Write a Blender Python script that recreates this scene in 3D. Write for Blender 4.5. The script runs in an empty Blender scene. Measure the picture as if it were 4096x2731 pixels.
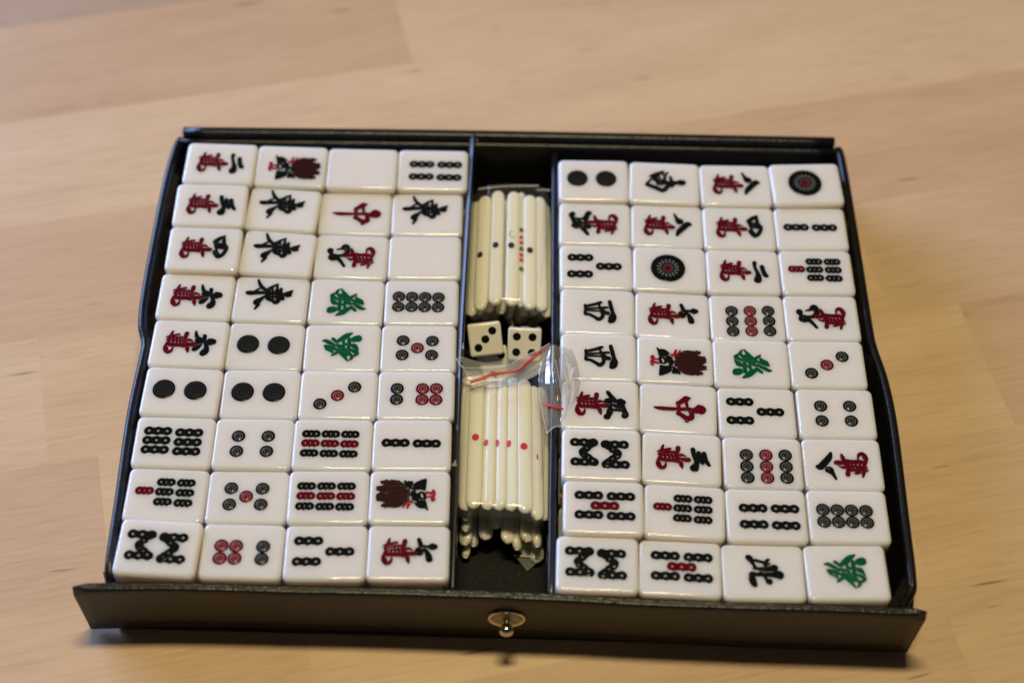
import bpy, bmesh, math, random
from mathutils import Vector, Matrix, Euler, noise

MM = 0.001
rng = random.Random(7)
scene = bpy.context.scene
COL = scene.collection

# ---------------------------------------------------------------- camera
cam_data = bpy.data.cameras.new("camera")
cam = bpy.data.objects.new("camera", cam_data)
COL.objects.link(cam)
cam.location = (121.658 * MM, -419.236 * MM, 514.830 * MM)
cam.rotation_euler = (math.radians(36.1888), math.radians(-0.96314), math.radians(1.16468))
cam_data.sensor_width = 36.0
cam_data.lens = 61.204
cam_data.clip_start = 0.02
cam_data.clip_end = 20.0
cam_data.dof.use_dof = True
cam_data.dof.focus_distance = 0.583
cam_data.dof.aperture_fstop = 5.6
scene.camera = cam
scene.cycles.max_bounces = 14
scene.cycles.diffuse_bounces = 10
scene.cycles.transparent_max_bounces = 16

# ---------------------------------------------------------------- light
scene.view_settings.view_transform = 'Standard'
scene.view_settings.look = 'None'
scene.view_settings.exposure = 0.0
scene.view_settings.gamma = 1.0
world = bpy.data.worlds.new("World")
scene.world = world
world.use_nodes = True
bg = world.node_tree.nodes["Background"]
bg.inputs[0].default_value = (1.0, 0.86, 0.70, 1)
bg.inputs[1].default_value = 0.035


def area_lamp(name, loc, target, sx, sy, power, color):
    d = bpy.data.lights.new(name, 'AREA')
    d.shape = 'RECTANGLE'
    d.size, d.size_y = sx, sy
    d.energy = power
    d.color = color
    o = bpy.data.objects.new(name, d)
    COL.objects.link(o)
    o.location = loc
    o.rotation_euler = (Vector(target) - Vector(loc)).to_track_quat('-Z', 'Y').to_euler()
    return o


# the ceiling lamp of the room (a short bar) and a window far to the back left
area_lamp("ceiling_lamp", (0.112, -0.05, 1.30), (0.115, -0.08, 0.0), 0.36, 0.10, 11.1, (1.0, 0.83, 0.47))
area_lamp("window_light", (-1.12, 0.93, 0.60), (0.12, -0.07, 0.03), 1.2, 0.8, 36.0, (0.37, 0.54, 1.0))

# ---------------------------------------------------------------- measured layout (millimetres; case corner near the origin)
TILE_POS = {
 ('L', 1, 1): [13.9, 8.6, -0.0146, 36.23], ('L', 2, 1): [12.72, -11.42, 0.01, 36.09], ('L', 3, 1): [12.82, -31.44, 0.0045, 35.66], ('L', 4, 1): [12.19, -51.46, -0.0098, 33.91],
 ('L', 5, 1): [12.42, -71.48, -0.0166, 33.79], ('L', 6, 1): [12.59, -91.5, -0.0196, 33.94], ('L', 7, 1): [12.69, -111.52, 0.0032, 34.0], ('L', 8, 1): [12.93, -131.54, -0.0093, 33.71],
 ('L', 9, 1): [13.34, -151.56, -0.0359, 35.14], ('L', 1, 2): [39.89, 8.76, -0.0074, 35.41], ('L', 2, 2): [38.74, -11.26, -0.0606, 34.5], ('L', 3, 2): [38.81, -31.28, -0.0575, 34.04],
 ('L', 4, 2): [38.29, -51.34, -0.0073, 33.22], ('L', 5, 2): [38.41, -71.36, -0.0044, 33.0], ('L', 6, 2): [38.85, -91.38, 0.0121, 33.5], ('L', 7, 2): [38.68, -111.4, 0.0096, 34.08],
 ('L', 8, 2): [38.94, -131.42, 0.0181, 33.69], ('L', 9, 2): [39.56, -151.44, 0.0018, 34.0], ('L', 1, 3): [65.88, 8.95, 0.0009, 35.0], ('L', 2, 3): [64.73, -11.08, 0.0044, 32.8],
 ('L', 3, 3): [64.8, -31.12, -0.0003, 32.8], ('L', 4, 3): [64.56, -51.14, -0.0047, 32.8], ('L', 5, 3): [64.64, -71.16, 0.017, 33.09], ('L', 6, 3): [64.94, -91.18, 0.0166, 34.0],
 ('L', 7, 3): [64.67, -111.2, 0.0185, 34.56], ('L', 8, 3): [64.98, -131.22, 0.0287, 34.65], ('L', 9, 3): [65.72, -151.24, 0.0217, 34.36], ('L', 1, 4): [91.87, 9.74, 0.0097, 34.36],
 ('L', 2, 4): [90.72, -10.47, 0.0178, 32.8], ('L', 3, 4): [90.79, -30.49, 0.015, 32.8], ('L', 4, 4): [90.7, -50.51, 0.0197, 32.8], ('L', 5, 4): [90.69, -70.53, 0.0169, 33.05],
 ('L', 6, 4): [90.93, -90.55, 0.0189, 34.0], ('L', 7, 4): [90.66, -110.57, 0.0185, 34.6], ('L', 8, 4): [90.97, -130.59, 0.0181, 34.94], ('L', 9, 4): [91.71, -150.61, 0.0177, 34.46],
 ('R', 1, 1): [151.12, 7.25, 0.0125, 33.85], ('R', 2, 1): [151.44, -12.77, -0.0039, 32.87], ('R', 3, 1): [151.71, -32.79, 0.0097, 32.91], ('R', 4, 1): [152.02, -52.81, -0.0081, 33.07],
 ('R', 5, 1): [152.12, -72.83, -0.0001, 34.0], ('R', 6, 1): [152.52, -92.85, -0.002, 34.61], ('R', 7, 1): [152.64, -112.87, -0.008, 35.42], ('R', 8, 1): [153.13, -132.89, -0.0073, 35.46],
 ('R', 9, 1): [151.07, -152.91, -0.0129, 34.47], ('R', 1, 2): [177.11, 6.77, -0.0268, 34.0], ('R', 2, 2): [177.43, -13.25, -0.0115, 32.99], ('R', 3, 2): [177.7, -33.27, -0.0132, 33.32],
 ('R', 4, 2): [178.01, -53.29, -0.0218, 32.81], ('R', 5, 2): [178.11, -73.31, -0.0164, 34.08], ('R', 6, 2): [178.51, -93.33, -0.0358, 34.14], ('R', 7, 2): [178.9, -113.35, -0.0349, 34.8],
 ('R', 8, 2): [179.12, -133.37, -0.0345, 34.9], ('R', 9, 2): [177.06, -153.45, -0.0285, 33.92], ('R', 1, 3): [203.1, 6.23, 0.0128, 34.29], ('R', 2, 3): [203.42, -13.79, 0.0098, 33.58],
 ('R', 3, 3): [203.69, -33.81, 0.0022, 33.67], ('R', 4, 3): [204.02, -53.83, 0.0122, 33.18], ('R', 5, 3): [204.1, -73.85, -0.0045, 34.18], ('R', 6, 3): [204.78, -93.87, 0.0055, 34.0],
 ('R', 7, 3): [205.4, -113.89, -0.0032, 34.43], ('R', 8, 3): [205.25, -133.91, 0.0035, 34.74], ('R', 9, 3): [203.05, -153.99, 0.0033, 33.9], ('R', 1, 4): [229.09, 6.69, 0.0575, 35.52],
 ('R', 2, 4): [229.41, -13.33, 0.0231, 33.86], ('R', 3, 4): [229.83, -33.35, 0.0276, 33.88], ('R', 4, 4): [230.01, -53.37, 0.0245, 33.57], ('R', 5, 4): [230.12, -73.39, 0.0192, 34.0],
 ('R', 6, 4): [231.35, -93.41, 0.0143, 33.95], ('R', 7, 4): [231.69, -113.43, 0.014, 34.15], ('R', 8, 4): [231.51, -133.45, 0.0117, 34.57], ('R', 9, 4): [229.22, -153.47, 0.0271, 34.15]}
GLYPHS = {
 'wan': [[(-6.03, 4.82, 0.63), (-6.39, 3.51, 0.99), (-6.57, 2.53, 1.17)], [(-8.15, 2.26, 0.18), (-7.2, 2.54, 0.9), (-6.02, 2.56, 1.08)], [(-6.02, 2.78, 1.08), (-3.85, 3.51, 0.9)], [(-7.37, 1.4, 0.99), (-4.48, 2.13, 0.99), (-2.23, 2.28, 0.99), (-1.32, 1.69, 0.9)], [(-7.28, 0.87, 0.63), (-4.93, 0.92, 0.63), (-1.77, 0.81, 0.63)], [(-6.73, -0.69, 1.35), (-5.29, -0.92, 1.44), (-3.13, -0.88, 1.35), (-1.32, -1.08, 1.53)], [(-7.37, 1.51, 0.81), (-6.74, 0.27, 0.81)], [(-5.84, 2.04, 0.68), (-5.29, -0.28, 0.68)], [(-4.48, 2.02, 0.68), (-4.03, -0.19, 0.68)], [(-3.31, 2.1, 0.68), (-2.86, -0.12, 0.68)], [(-2.23, 2.17, 0.72), (-1.68, -0.47, 0.81)], [(-7.1, 0.56, 0.72), (-7.72, -1.29, 0.99), (-7.62, -2.24, 1.53), (-7.26, -3.28, 1.53), (-6.54, -3.98, 1.35), (-5.64, -3.6, 1.08), (-5.19, -2.61, 0.63), (-5.2, -1.76, 0.45)], [(-1.18, 4.07, 1.44), (-1.32, 2.98, 1.35), (-1.41, 1.69, 0.99), (-0.87, 0.01, 0.99), (-0.33, -1.23, 0.9), (-0.16, -2.28, 1.35), (0.2, -3.74, 0.54)], [(-0.78, 0.98, 0.81), (0.03, 1.36, 0.99), (1.38, 0.8, 0.36)], [(-0.6, -0.29, 0.99), (0.93, -0.51, 1.53), (2.1, -0.43, 1.62)]],
 'two': [[(4.28, 4.1, 1.47), (4.3, 2.22, 1.07), (5.02, -0.26, 1.27), (5.3, -2.0, 1.95), (5.0, -3.62, 2.64)], [(6.87, 2.42, 1.47), (7.21, 0.31, 1.47), (7.88, -1.42, 1.66), (8.25, -1.78, 1.37)]],
 'three': [[(3.66, 3.74, 1.44), (4.01, 1.83, 1.44), (4.8, -0.57, 1.44), (4.79, -1.96, 1.71), (4.15, -3.38, 2.8)], [(5.55, 2.47, 1.35), (5.89, 0.46, 1.44), (6.78, -1.4, 1.17)], [(7.26, 2.26, 1.53), (7.69, 0.15, 1.44), (8.4, -1.29, 1.26), (8.93, -2.11, 0.99)]],
 'four': [[(6.99, 6.14, 0.33), (5.39, 4.9, 1.41), (3.67, 3.24, 1.66)], [(6.81, 5.59, 0.66), (6.68, 3.76, 1.24), (7.11, 2.16, 1.08), (8.05, 0.48, 1.08), (7.1, -2.1, 1.41), (5.94, -3.51, 1.24), (5.11, -3.43, 1.41), (3.72, -1.46, 1.08)], [(3.69, 3.13, 1.24), (4.26, 1.01, 1.24), (4.46, -0.69, 0.83), (3.52, -1.14, 0.75)], [(4.44, 2.3, 0.83), (6.95, 2.16, 0.99)], [(4.39, 1.34, 0.83), (7.07, 1.09, 0.83)], [(4.57, 0.49, 0.66), (7.18, 0.14, 0.83)], [(4.73, -0.89, 0.5), (5.45, -2.79, 1.24)]],
 'five': [[(2.59, 5.12, 1.2), (3.77, 3.25, 1.48), (5.41, 1.07, 1.57)], [(2.37, 1.53, 2.03), (3.02, 1.55, 2.12)], [(2.92, 0.77, 1.2), (3.36, -1.0, 1.11), (3.34, -2.11, 2.03), (2.77, -3.9, 1.75), (2.21, -4.8, 2.12)], [(6.89, 1.24, 2.67), (7.44, 1.14, 2.03)], [(3.57, 1.35, 0.65), (5.6, 1.3, 1.11)], [(3.74, 0.24, 0.74), (5.2, -0.49, 1.11), (6.12, -0.9, 0.92)], [(7.42, -0.42, 1.48), (7.94, -2.17, 1.57), (8.38, -3.6, 1.84), (8.09, -4.27, 2.03)], [(4.08, -2.08, 0.83), (5.55, -2.03, 1.01), (6.66, -2.11, 1.11)], [(6.04, -0.24, 0.83), (7.41, -1.08, 1.01)], [(5.02, -0.5, 0.65), (5.74, -1.8, 0.65)]],
 'six': [[(1.86, 5.03, 0.66), (2.17, 3.52, 1.13), (2.99, 1.8, 1.41)], [(3.45, 1.23, 2.82), (3.84, 1.14, 2.54)], [(5.04, 3.31, 1.32), (5.28, 1.68, 1.04), (5.57, 0.29, 0.94), (6.26, -1.31, 1.41), (6.19, -2.83, 2.17), (5.5, -3.9, 2.35)], [(7.28, 0.84, 2.73), (7.94, 0.87, 2.54)], [(4.35, -0.47, 0.66), (3.36, -1.45, 1.41), (2.36, -2.32, 1.88)]],
 'seven': [[(3.21, 4.67, 1.15), (3.76, 3.0, 1.34), (4.04, 2.05, 1.34)], [(3.43, 0.57, 2.68), (3.52, 0.09, 2.3)], [(3.84, 2.16, 1.15), (6.15, 2.16, 0.86)], [(6.63, 2.07, 1.44), (7.6, 2.12, 2.39), (8.18, 2.15, 1.82)], [(4.6, 1.47, 1.15), (5.64, 0.45, 1.24), (6.38, -1.2, 1.82), (6.65, -2.39, 2.01)]],
 'eight': [[(8.22, 1.14, 1.53), (7.51, 1.24, 2.07), (5.79, -0.6, 2.07), (4.33, -2.44, 1.8), (3.61, -4.16, 0.9)], [(4.73, 2.36, 2.53), (4.39, 2.56, 2.25), (3.55, 4.03, 1.17), (2.82, 5.7, 0.72)]],
 'nine': [[(7.62, -2.49, 2.2), (7.56, -2.13, 2.01), (7.23, -0.69, 1.05), (7.45, 0.52, 1.53), (6.55, 1.11, 1.82), (5.0, 0.97, 1.73), (3.76, 2.04, 1.25), (2.28, 4.3, 0.96)], [(6.55, -0.69, 1.15), (4.47, -0.35, 1.05), (2.51, -0.73, 1.63), (1.54, -2.54, 1.63), (2.1, -4.47, 2.2), (2.72, -4.1, 2.3)], [(3.76, -3.49, 0.96), (5.25, -3.05, 0.58)]],
 'east': [[(-5.16, 8.35, 0.71), (-4.29, 6.23, 1.15), (-3.25, 4.91, 1.24), (-1.79, 3.84, 1.24)], [(-8.24, 2.56, 1.51), (-7.25, 2.49, 1.78), (-5.49, 2.68, 1.6), (-1.68, 2.83, 1.07)], [(-5.59, 3.57, 0.8), (-3.96, 4.88, 0.62)], [(-1.57, 4.3, 0.98), (0.07, 5.61, 0.98), (1.81, 6.82, 0.53)], [(1.74, 6.7, 0.53), (1.8, 4.44, 0.98), (2.35, 2.66, 0.98)], [(-1.64, 2.49, 1.07), (3.25, 2.58, 1.07)], [(-1.73, 2.49, 0.89), (-1.22, 0.26, 1.15), (0.75, -0.66, 1.15), (1.81, -1.4, 1.42), (2.68, -0.47, 1.33), (2.75, 1.44, 1.07)], [(0.02, 5.27, 0.71), (0.72, -0.33, 0.71)], [(-0.86, 4.33, 0.8), (-0.71, 0.51, 1.07)], [(-1.39, 1.04, 0.8), (1.64, 0.94, 0.71)], [(1.25, 3.74, 0.8), (2.11, -0.05, 0.71)], [(3.12, 4.61, 1.07), (3.21, 2.92, 1.07), (3.75, 1.25, 1.42), (4.02, 0.37, 1.42)], [(3.44, 2.48, 1.15), (4.88, 2.31, 1.07)], [(5.25, 3.0, 1.07), (5.78, 2.23, 2.4), (6.07, 2.81, 2.04), (7.19, 4.09, 0.53)], [(-1.97, 1.47, 0.53), (-3.16, 0.19, 1.24), (-4.51, -1.21, 2.22), (-4.82, -1.67, 2.13)], [(-4.01, -2.53, 1.15), (-5.03, -4.47, 0.71)]],
 'south': [[(-4.86, 2.78, 1.29), (-2.96, 3.82, 1.72), (-0.54, 5.24, 0.94)], [(-0.28, 5.14, 0.52), (-0.55, 3.74, 0.77)], [(-6.4, -1.43, 1.29), (-5.72, -1.62, 1.55), (-2.97, -2.81, 1.63), (-0.66, -3.92, 1.72), (0.89, -2.35, 1.55), (1.75, -0.7, 1.29)], [(-6.4, -0.98, 1.12), (-4.86, 1.29, 0.77), (-3.39, 1.96, 1.03)], [(1.1, 4.88, 0.69), (0.31, 3.1, 0.94), (0.05, 1.14, 1.12), (0.9, -0.52, 1.72)], [(2.21, 2.88, 0.77), (2.46, 1.4, 1.12), (3.22, -0.38, 1.63), (2.6, -1.9, 0.94)], [(0.47, -0.32, 1.72), (3.91, 0.0, 1.72), (4.94, 0.07, 1.29)], [(5.8, 0.18, 2.49), (6.49, 0.22, 2.49)], [(-3.83, 1.24, 1.03), (-1.25, -1.11, 1.03)], [(-2.96, 2.44, 0.86), (-2.54, -1.31, 0.69)], [(-2.1, 3.3, 0.69), (-1.25, 0.49, 0.69), (0.47, 0.59, 0.77)], [(-1.68, -0.68, 0.86), (0.47, -0.55, 1.03)], [(-3.14, 0.37, 0.77), (-0.38, 1.23, 0.77)]],
 'west': [[(-4.23, 2.62, 1.03), (-4.16, 0.95, 0.95), (-4.25, -1.01, 1.11)], [(-3.68, 2.34, 1.03), (-0.72, 3.23, 1.11), (0.89, 3.97, 1.11), (1.37, 4.09, 0.87)], [(0.56, 3.07, 0.8), (1.1, 1.12, 0.72), (1.64, -0.43, 1.03), (1.78, -1.99, 1.19), (0.5, -3.4, 1.43), (-0.61, -2.65, 1.19), (-2.66, -1.45, 1.11), (-4.09, -1.21, 1.19)], [(-3.6, 1.16, 0.87), (0.07, 1.48, 0.8), (2.46, 1.85, 0.95), (3.42, 1.88, 0.87)], [(-3.77, 0.37, 0.8), (0.85, 0.23, 0.64)], [(1.9, 0.95, 0.87), (2.44, 0.18, 0.95)], [(2.83, -0.49, 1.59), (3.47, -0.57, 1.59)], [(4.25, 4.58, 1.19), (4.85, 1.64, 1.35), (5.3, -0.31, 1.27), (5.36, -1.88, 2.31), (4.94, -3.45, 2.46), (4.62, -3.95, 1.91)]],
 'north': [[(-4.36, 5.13, 1.84), (-3.83, 4.59, 1.84), (-3.2, 3.25, 1.12), (-2.28, 1.37, 0.88)], [(-2.26, 4.09, 1.12), (-0.05, 3.51, 1.04)], [(0.57, 3.16, 1.12), (1.78, 4.47, 0.96)], [(0.85, 2.63, 1.2), (2.16, 3.02, 0.56)], [(0.69, 2.62, 0.96), (0.69, 1.53, 0.96)], [(-2.93, 1.17, 0.72), (-1.5, 1.11, 1.12), (0.74, 0.99, 1.52), (2.35, 1.22, 1.76), (3.49, 1.52, 2.32)], [(-3.72, -1.11, 1.6), (-3.54, -0.74, 1.6), (-1.79, -0.88, 1.28), (0.6, -0.91, 1.36), (3.0, -0.93, 1.76), (4.75, -0.98, 2.96)], [(-3.65, -1.29, 1.76), (-3.59, -2.81, 2.08), (-3.06, -4.5, 1.76)], [(0.19, -1.19, 0.96), (0.74, -2.43, 0.96), (1.55, -3.31, 2.16)], [(-0.88, 0.77, 0.88), (-0.82, -0.67, 0.88)]],
 'centre': [[(-7.99, 0.18, 0.46), (-5.59, -0.22, 1.47), (-0.07, -0.18, 1.2), (3.62, -0.04, 1.38), (4.91, -0.18, 1.1)], [(6.38, -0.3, 2.76), (7.12, -0.03, 3.68), (7.48, -0.0, 3.41)], [(0.03, 2.28, 1.47), (0.21, 0.62, 1.1), (0.3, -1.38, 1.2)], [(0.12, 2.06, 1.29), (1.6, 3.28, 1.75), (2.89, 4.15, 2.12), (4.0, 4.45, 0.55)], [(2.7, 2.69, 1.01), (3.07, 0.81, 0.83)], [(0.02, -1.95, 1.29), (1.4, -2.63, 1.47), (2.96, -4.07, 1.66), (2.87, -4.85, 1.1)], [(3.05, -3.74, 1.84), (4.34, -3.32, 1.84), (4.53, -1.98, 1.47), (3.98, -0.46, 1.29)]],
 'fortune': [[(6.75, -2.82, 0.49), (5.78, -2.89, 1.22), (4.42, -2.1, 1.39), (3.15, -1.41, 0.98)], [(3.38, -3.74, 0.98), (2.51, -2.94, 1.06), (1.8, -2.14, 0.9)], [(1.75, -2.55, 1.06), (0.02, -3.79, 1.87), (-1.53, -5.24, 1.63), (-3.19, -6.19, 0.49)], [(-4.16, -3.55, 2.28), (-5.13, -3.87, 2.61), (-5.29, -3.98, 2.44)], [(5.71, -0.66, 1.06), (4.94, -0.07, 2.12), (3.9, 0.82, 1.79), (3.17, 2.02, 0.65)], [(3.79, 0.01, 1.55), (2.46, 0.4, 0.98), (1.43, 1.19, 0.98)], [(3.18, 3.22, 0.73), (1.24, 1.69, 1.14)], [(2.87, -0.91, 0.81), (1.48, -0.93, 0.98), (-0.18, -0.35, 1.06), (-0.82, 0.65, 0.81)], [(-0.39, -2.38, 0.9), (-0.49, -0.76, 0.9), (-0.25, 0.66, 0.9), (0.51, 1.67, 0.9)], [(1.02, -0.03, 0.9), (0.78, 1.28, 0.98)], [(-2.27, -3.73, 1.14), (-2.3, -1.8, 1.22), (-2.28, 0.63, 0.98)], [(-0.94, -1.37, 0.9), (-2.16, -1.39, 0.9)], [(-3.15, -1.21, 0.81), (-4.08, -0.71, 1.79), (-4.86, 0.08, 1.3), (-5.48, 0.98, 0.49)], [(-1.48, 0.84, 1.06), (-3.12, 1.01, 0.98), (-4.46, 1.6, 1.39), (-5.23, 2.39, 1.22), (-4.08, 3.51, 0.73)], [(0.75, 1.68, 1.06), (-0.65, 3.26, 1.22), (-2.16, 5.44, 0.49)], [(-0.54, 1.46, 0.9), (-1.85, 2.94, 1.06)], [(-2.0, 1.33, 0.9), (-2.98, 2.83, 0.9), (-3.62, 4.02, 0.98), (-2.8, 5.23, 0.49)], [(-1.13, 1.75, 0.65), (-2.24, 1.23, 0.65)]],
 'bird_feet': [[(-7.49, 1.14, 1.13), (-7.4, 0.21, 1.03), (-7.7, -1.19, 1.22), (-7.62, -2.34, 0.85)], [(-7.96, 0.88, 0.75), (-7.59, 0.32, 0.85)], [(-7.4, -0.02, 0.56), (-5.43, 0.02, 0.66)], [(-7.51, -1.29, 0.94), (-5.36, -1.54, 0.7)]],
 'bird_crest': [[(-0.97, 2.04, 0.75), (-0.13, 1.96, 1.13), (0.38, 3.85, 0.66), (0.48, 4.2, 0.56)], [(-0.32, 1.84, 0.94), (1.01, 2.25, 0.75), (1.89, 3.92, 0.56)]],
 'bird_wing': [[(-5.93, 4.77, 0.47), (-5.38, 3.68, 0.85), (-5.03, 2.07, 0.85), (-4.85, 1.38, 0.56)], [(-5.28, 3.92, 0.75), (-3.5, 3.54, 1.22), (-2.0, 2.45, 0.66)], [(-5.01, 2.89, 1.03), (-3.04, 2.52, 1.41)], [(-4.84, 1.85, 0.85), (-2.58, 1.61, 0.85)], [(-5.04, 0.68, 0.75), (-4.78, -0.93, 0.85), (-3.95, -1.7, 0.56), (-3.1, -1.08, 0.75), (-3.54, 0.52, 0.75), (-4.57, 0.82, 0.66)], [(-2.31, 0.93, 1.32), (-1.68, -0.43, 2.07), (-1.13, -1.21, 1.6), (-1.52, -2.16, 0.94)], [(-2.12, 1.28, 0.85), (-0.99, 0.88, 0.47)], [(-4.81, -2.55, 0.56), (-4.84, -4.62, 0.85), (-4.95, -6.34, 0.85)], [(-4.16, -2.98, 0.94), (-4.2, -6.08, 0.94)], [(-3.41, -3.17, 1.03), (-3.45, -5.7, 1.03)], [(-2.66, -3.13, 1.03), (-2.6, -5.2, 1.13)], [(-1.91, -2.98, 0.94), (-1.84, -4.59, 1.13)], [(-1.35, -3.07, 0.56), (-1.46, -4.22, 0.66)], [(-0.87, -2.93, 0.56), (0.6, -4.12, 0.85), (1.51, -5.68, 0.75)], [(-0.43, -4.17, 0.85), (0.39, -5.51, 0.75)], [(-0.62, -4.64, 0.75), (-0.54, -5.44, 0.85)]],
 'bird_tail': [[(2.38, 0.35, 2.35), (3.98, 0.42, 3.1), (7.28, 0.58, 2.82)], [(2.51, -2.54, 2.82), (4.38, -2.79, 3.76), (7.66, -2.63, 2.82)], [(0.99, 1.09, 1.69), (2.13, 1.96, 1.88), (4.04, 2.98, 2.07), (5.92, 2.84, 2.16), (8.29, 3.3, 1.22)], [(0.76, -0.66, 1.79), (3.04, 0.38, 2.16), (5.41, 0.96, 2.35), (7.76, 0.96, 2.16), (9.92, 0.83, 1.32)], [(0.64, -2.05, 1.5), (2.99, -1.94, 2.63), (5.82, -1.34, 2.63), (8.18, -0.99, 2.16), (10.07, -0.44, 1.13)], [(1.64, -3.73, 1.5), (3.42, -3.64, 2.63), (6.24, -3.27, 2.63), (8.59, -3.16, 1.88), (10.18, -3.31, 1.03)], [(3.12, -4.8, 1.5), (4.79, -5.41, 1.41), (5.62, -5.83, 0.85)], [(4.8, -4.84, 1.79), (7.13, -5.07, 1.88), (8.81, -5.33, 1.22)], [(7.67, -2.28, 1.88), (10.2, -2.62, 0.94)], [(1.38, 1.8, 0.66), (1.49, 1.74, 0.66)], [(3.11, 3.52, 0.75), (3.22, 3.45, 0.75)], [(4.06, 3.8, 0.66), (4.17, 3.73, 0.66)], [(5.0, 3.73, 0.66), (5.11, 3.66, 0.66)], [(7.46, 3.96, 0.66), (7.57, 3.9, 0.66)], [(8.58, 3.67, 0.56), (8.7, 3.6, 0.56)], [(9.94, 1.53, 0.66), (10.05, 1.46, 0.66)], [(10.37, 0.27, 0.56), (10.48, 0.21, 0.56)], [(10.39, -2.5, 0.56), (10.5, -2.56, 0.56)], [(10.36, -3.53, 0.56), (10.47, -3.6, 0.56)], [(9.09, -5.43, 0.66), (9.2, -5.49, 0.66)], [(7.57, -6.07, 0.56), (7.68, -6.14, 0.56)], [(5.71, -6.05, 0.56), (5.82, -6.11, 0.56)], [(3.66, -5.69, 0.66), (3.77, -5.76, 0.66)], [(2.0, -4.63, 0.66), (2.11, -4.69, 0.66)], [(1.27, -3.63, 0.66), (1.38, -3.69, 0.66)], [(0.32, 0.71, 0.66), (0.43, 0.64, 0.66)], [(0.26, -2.53, 0.66), (0.37, -2.59, 0.66)], [(0.38, -0.91, 0.56), (0.49, -0.97, 0.56)]]}
PATTERNS = {
 'p2': [(-5.97, 0.71), (4.55, 0.66)],
 'p3': [(-5.82, -3.83), (-0.21, -0.35), (5.32, 3.15)],
 'p4': [(-5.02, 2.79), (4.73, 2.92), (-5.1, -3.12), (4.69, -2.99)],
 'p5': [(-5.38, 3.16), (4.67, 3.09), (-5.46, -2.9), (4.56, -2.83), (-0.36, 0.09)],
 'p6': [(-6.38, 2.61), (-6.44, -1.83), (2.1, 2.63), (6.73, 2.69), (2.06, -1.81), (6.67, -1.84)],
 'p8': [(-7.95, 2.41), (-3.35, 2.28), (1.22, 2.25), (5.86, 2.13), (-8.0, -2.12), (-3.38, -2.15), (1.16, -2.18), (5.78, -2.21)],
 'p9': [(-5.23, 2.81), (-5.3, -1.59), (-5.26, -5.9), (7.5, 3.07), (7.53, -1.32), (7.52, -5.64), (1.15, 2.94), (1.13, -1.46), (1.18, -5.77)],
 'p1': [(-0.53, 0.37)],
 's2': [(-5.33, 0.59), (4.87, 0.43)],
 's3': [(-5.47, 4.04), (4.54, 0.23), (-5.7, -3.37)],
 's4': [(-4.12, 2.56), (6.1, 2.52), (-4.17, -3.43), (6.04, -3.63)],
 's5': [(-4.69, 4.28), (5.61, 4.12), (-4.68, -2.97), (5.61, -3.21), (0.45, 0.52)],
 's6': [(-5.56, 4.1), (4.68, 3.72), (-5.65, 0.44), (4.64, -0.01), (-5.7, -3.19), (4.61, -3.6)],
 's7': [(-0.53, 4.7), (5.92, 4.64), (-0.65, 1.1), (5.93, 0.97), (-0.72, -2.58), (5.84, -2.8), (-7.07, 1.32)],
 's9': [(-7.11, 3.92), (-0.73, 3.93), (5.69, 3.91), (-7.33, -3.52), (-0.93, -3.63), (5.44, -3.7), (-7.16, 0.3), (-0.8, 0.24), (5.59, 0.17)],
 's8': [(-5.66, 4.33), (4.41, 3.84), (-5.46, -3.17), (4.67, -3.86), (-3.23, 3.91), (-6.29, 0.46), (-6.37, 0.34), (-2.09, -3.32), (1.89, 3.48), (5.7, 0.22), (5.72, 0.11), (1.62, -3.57)]}
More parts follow.
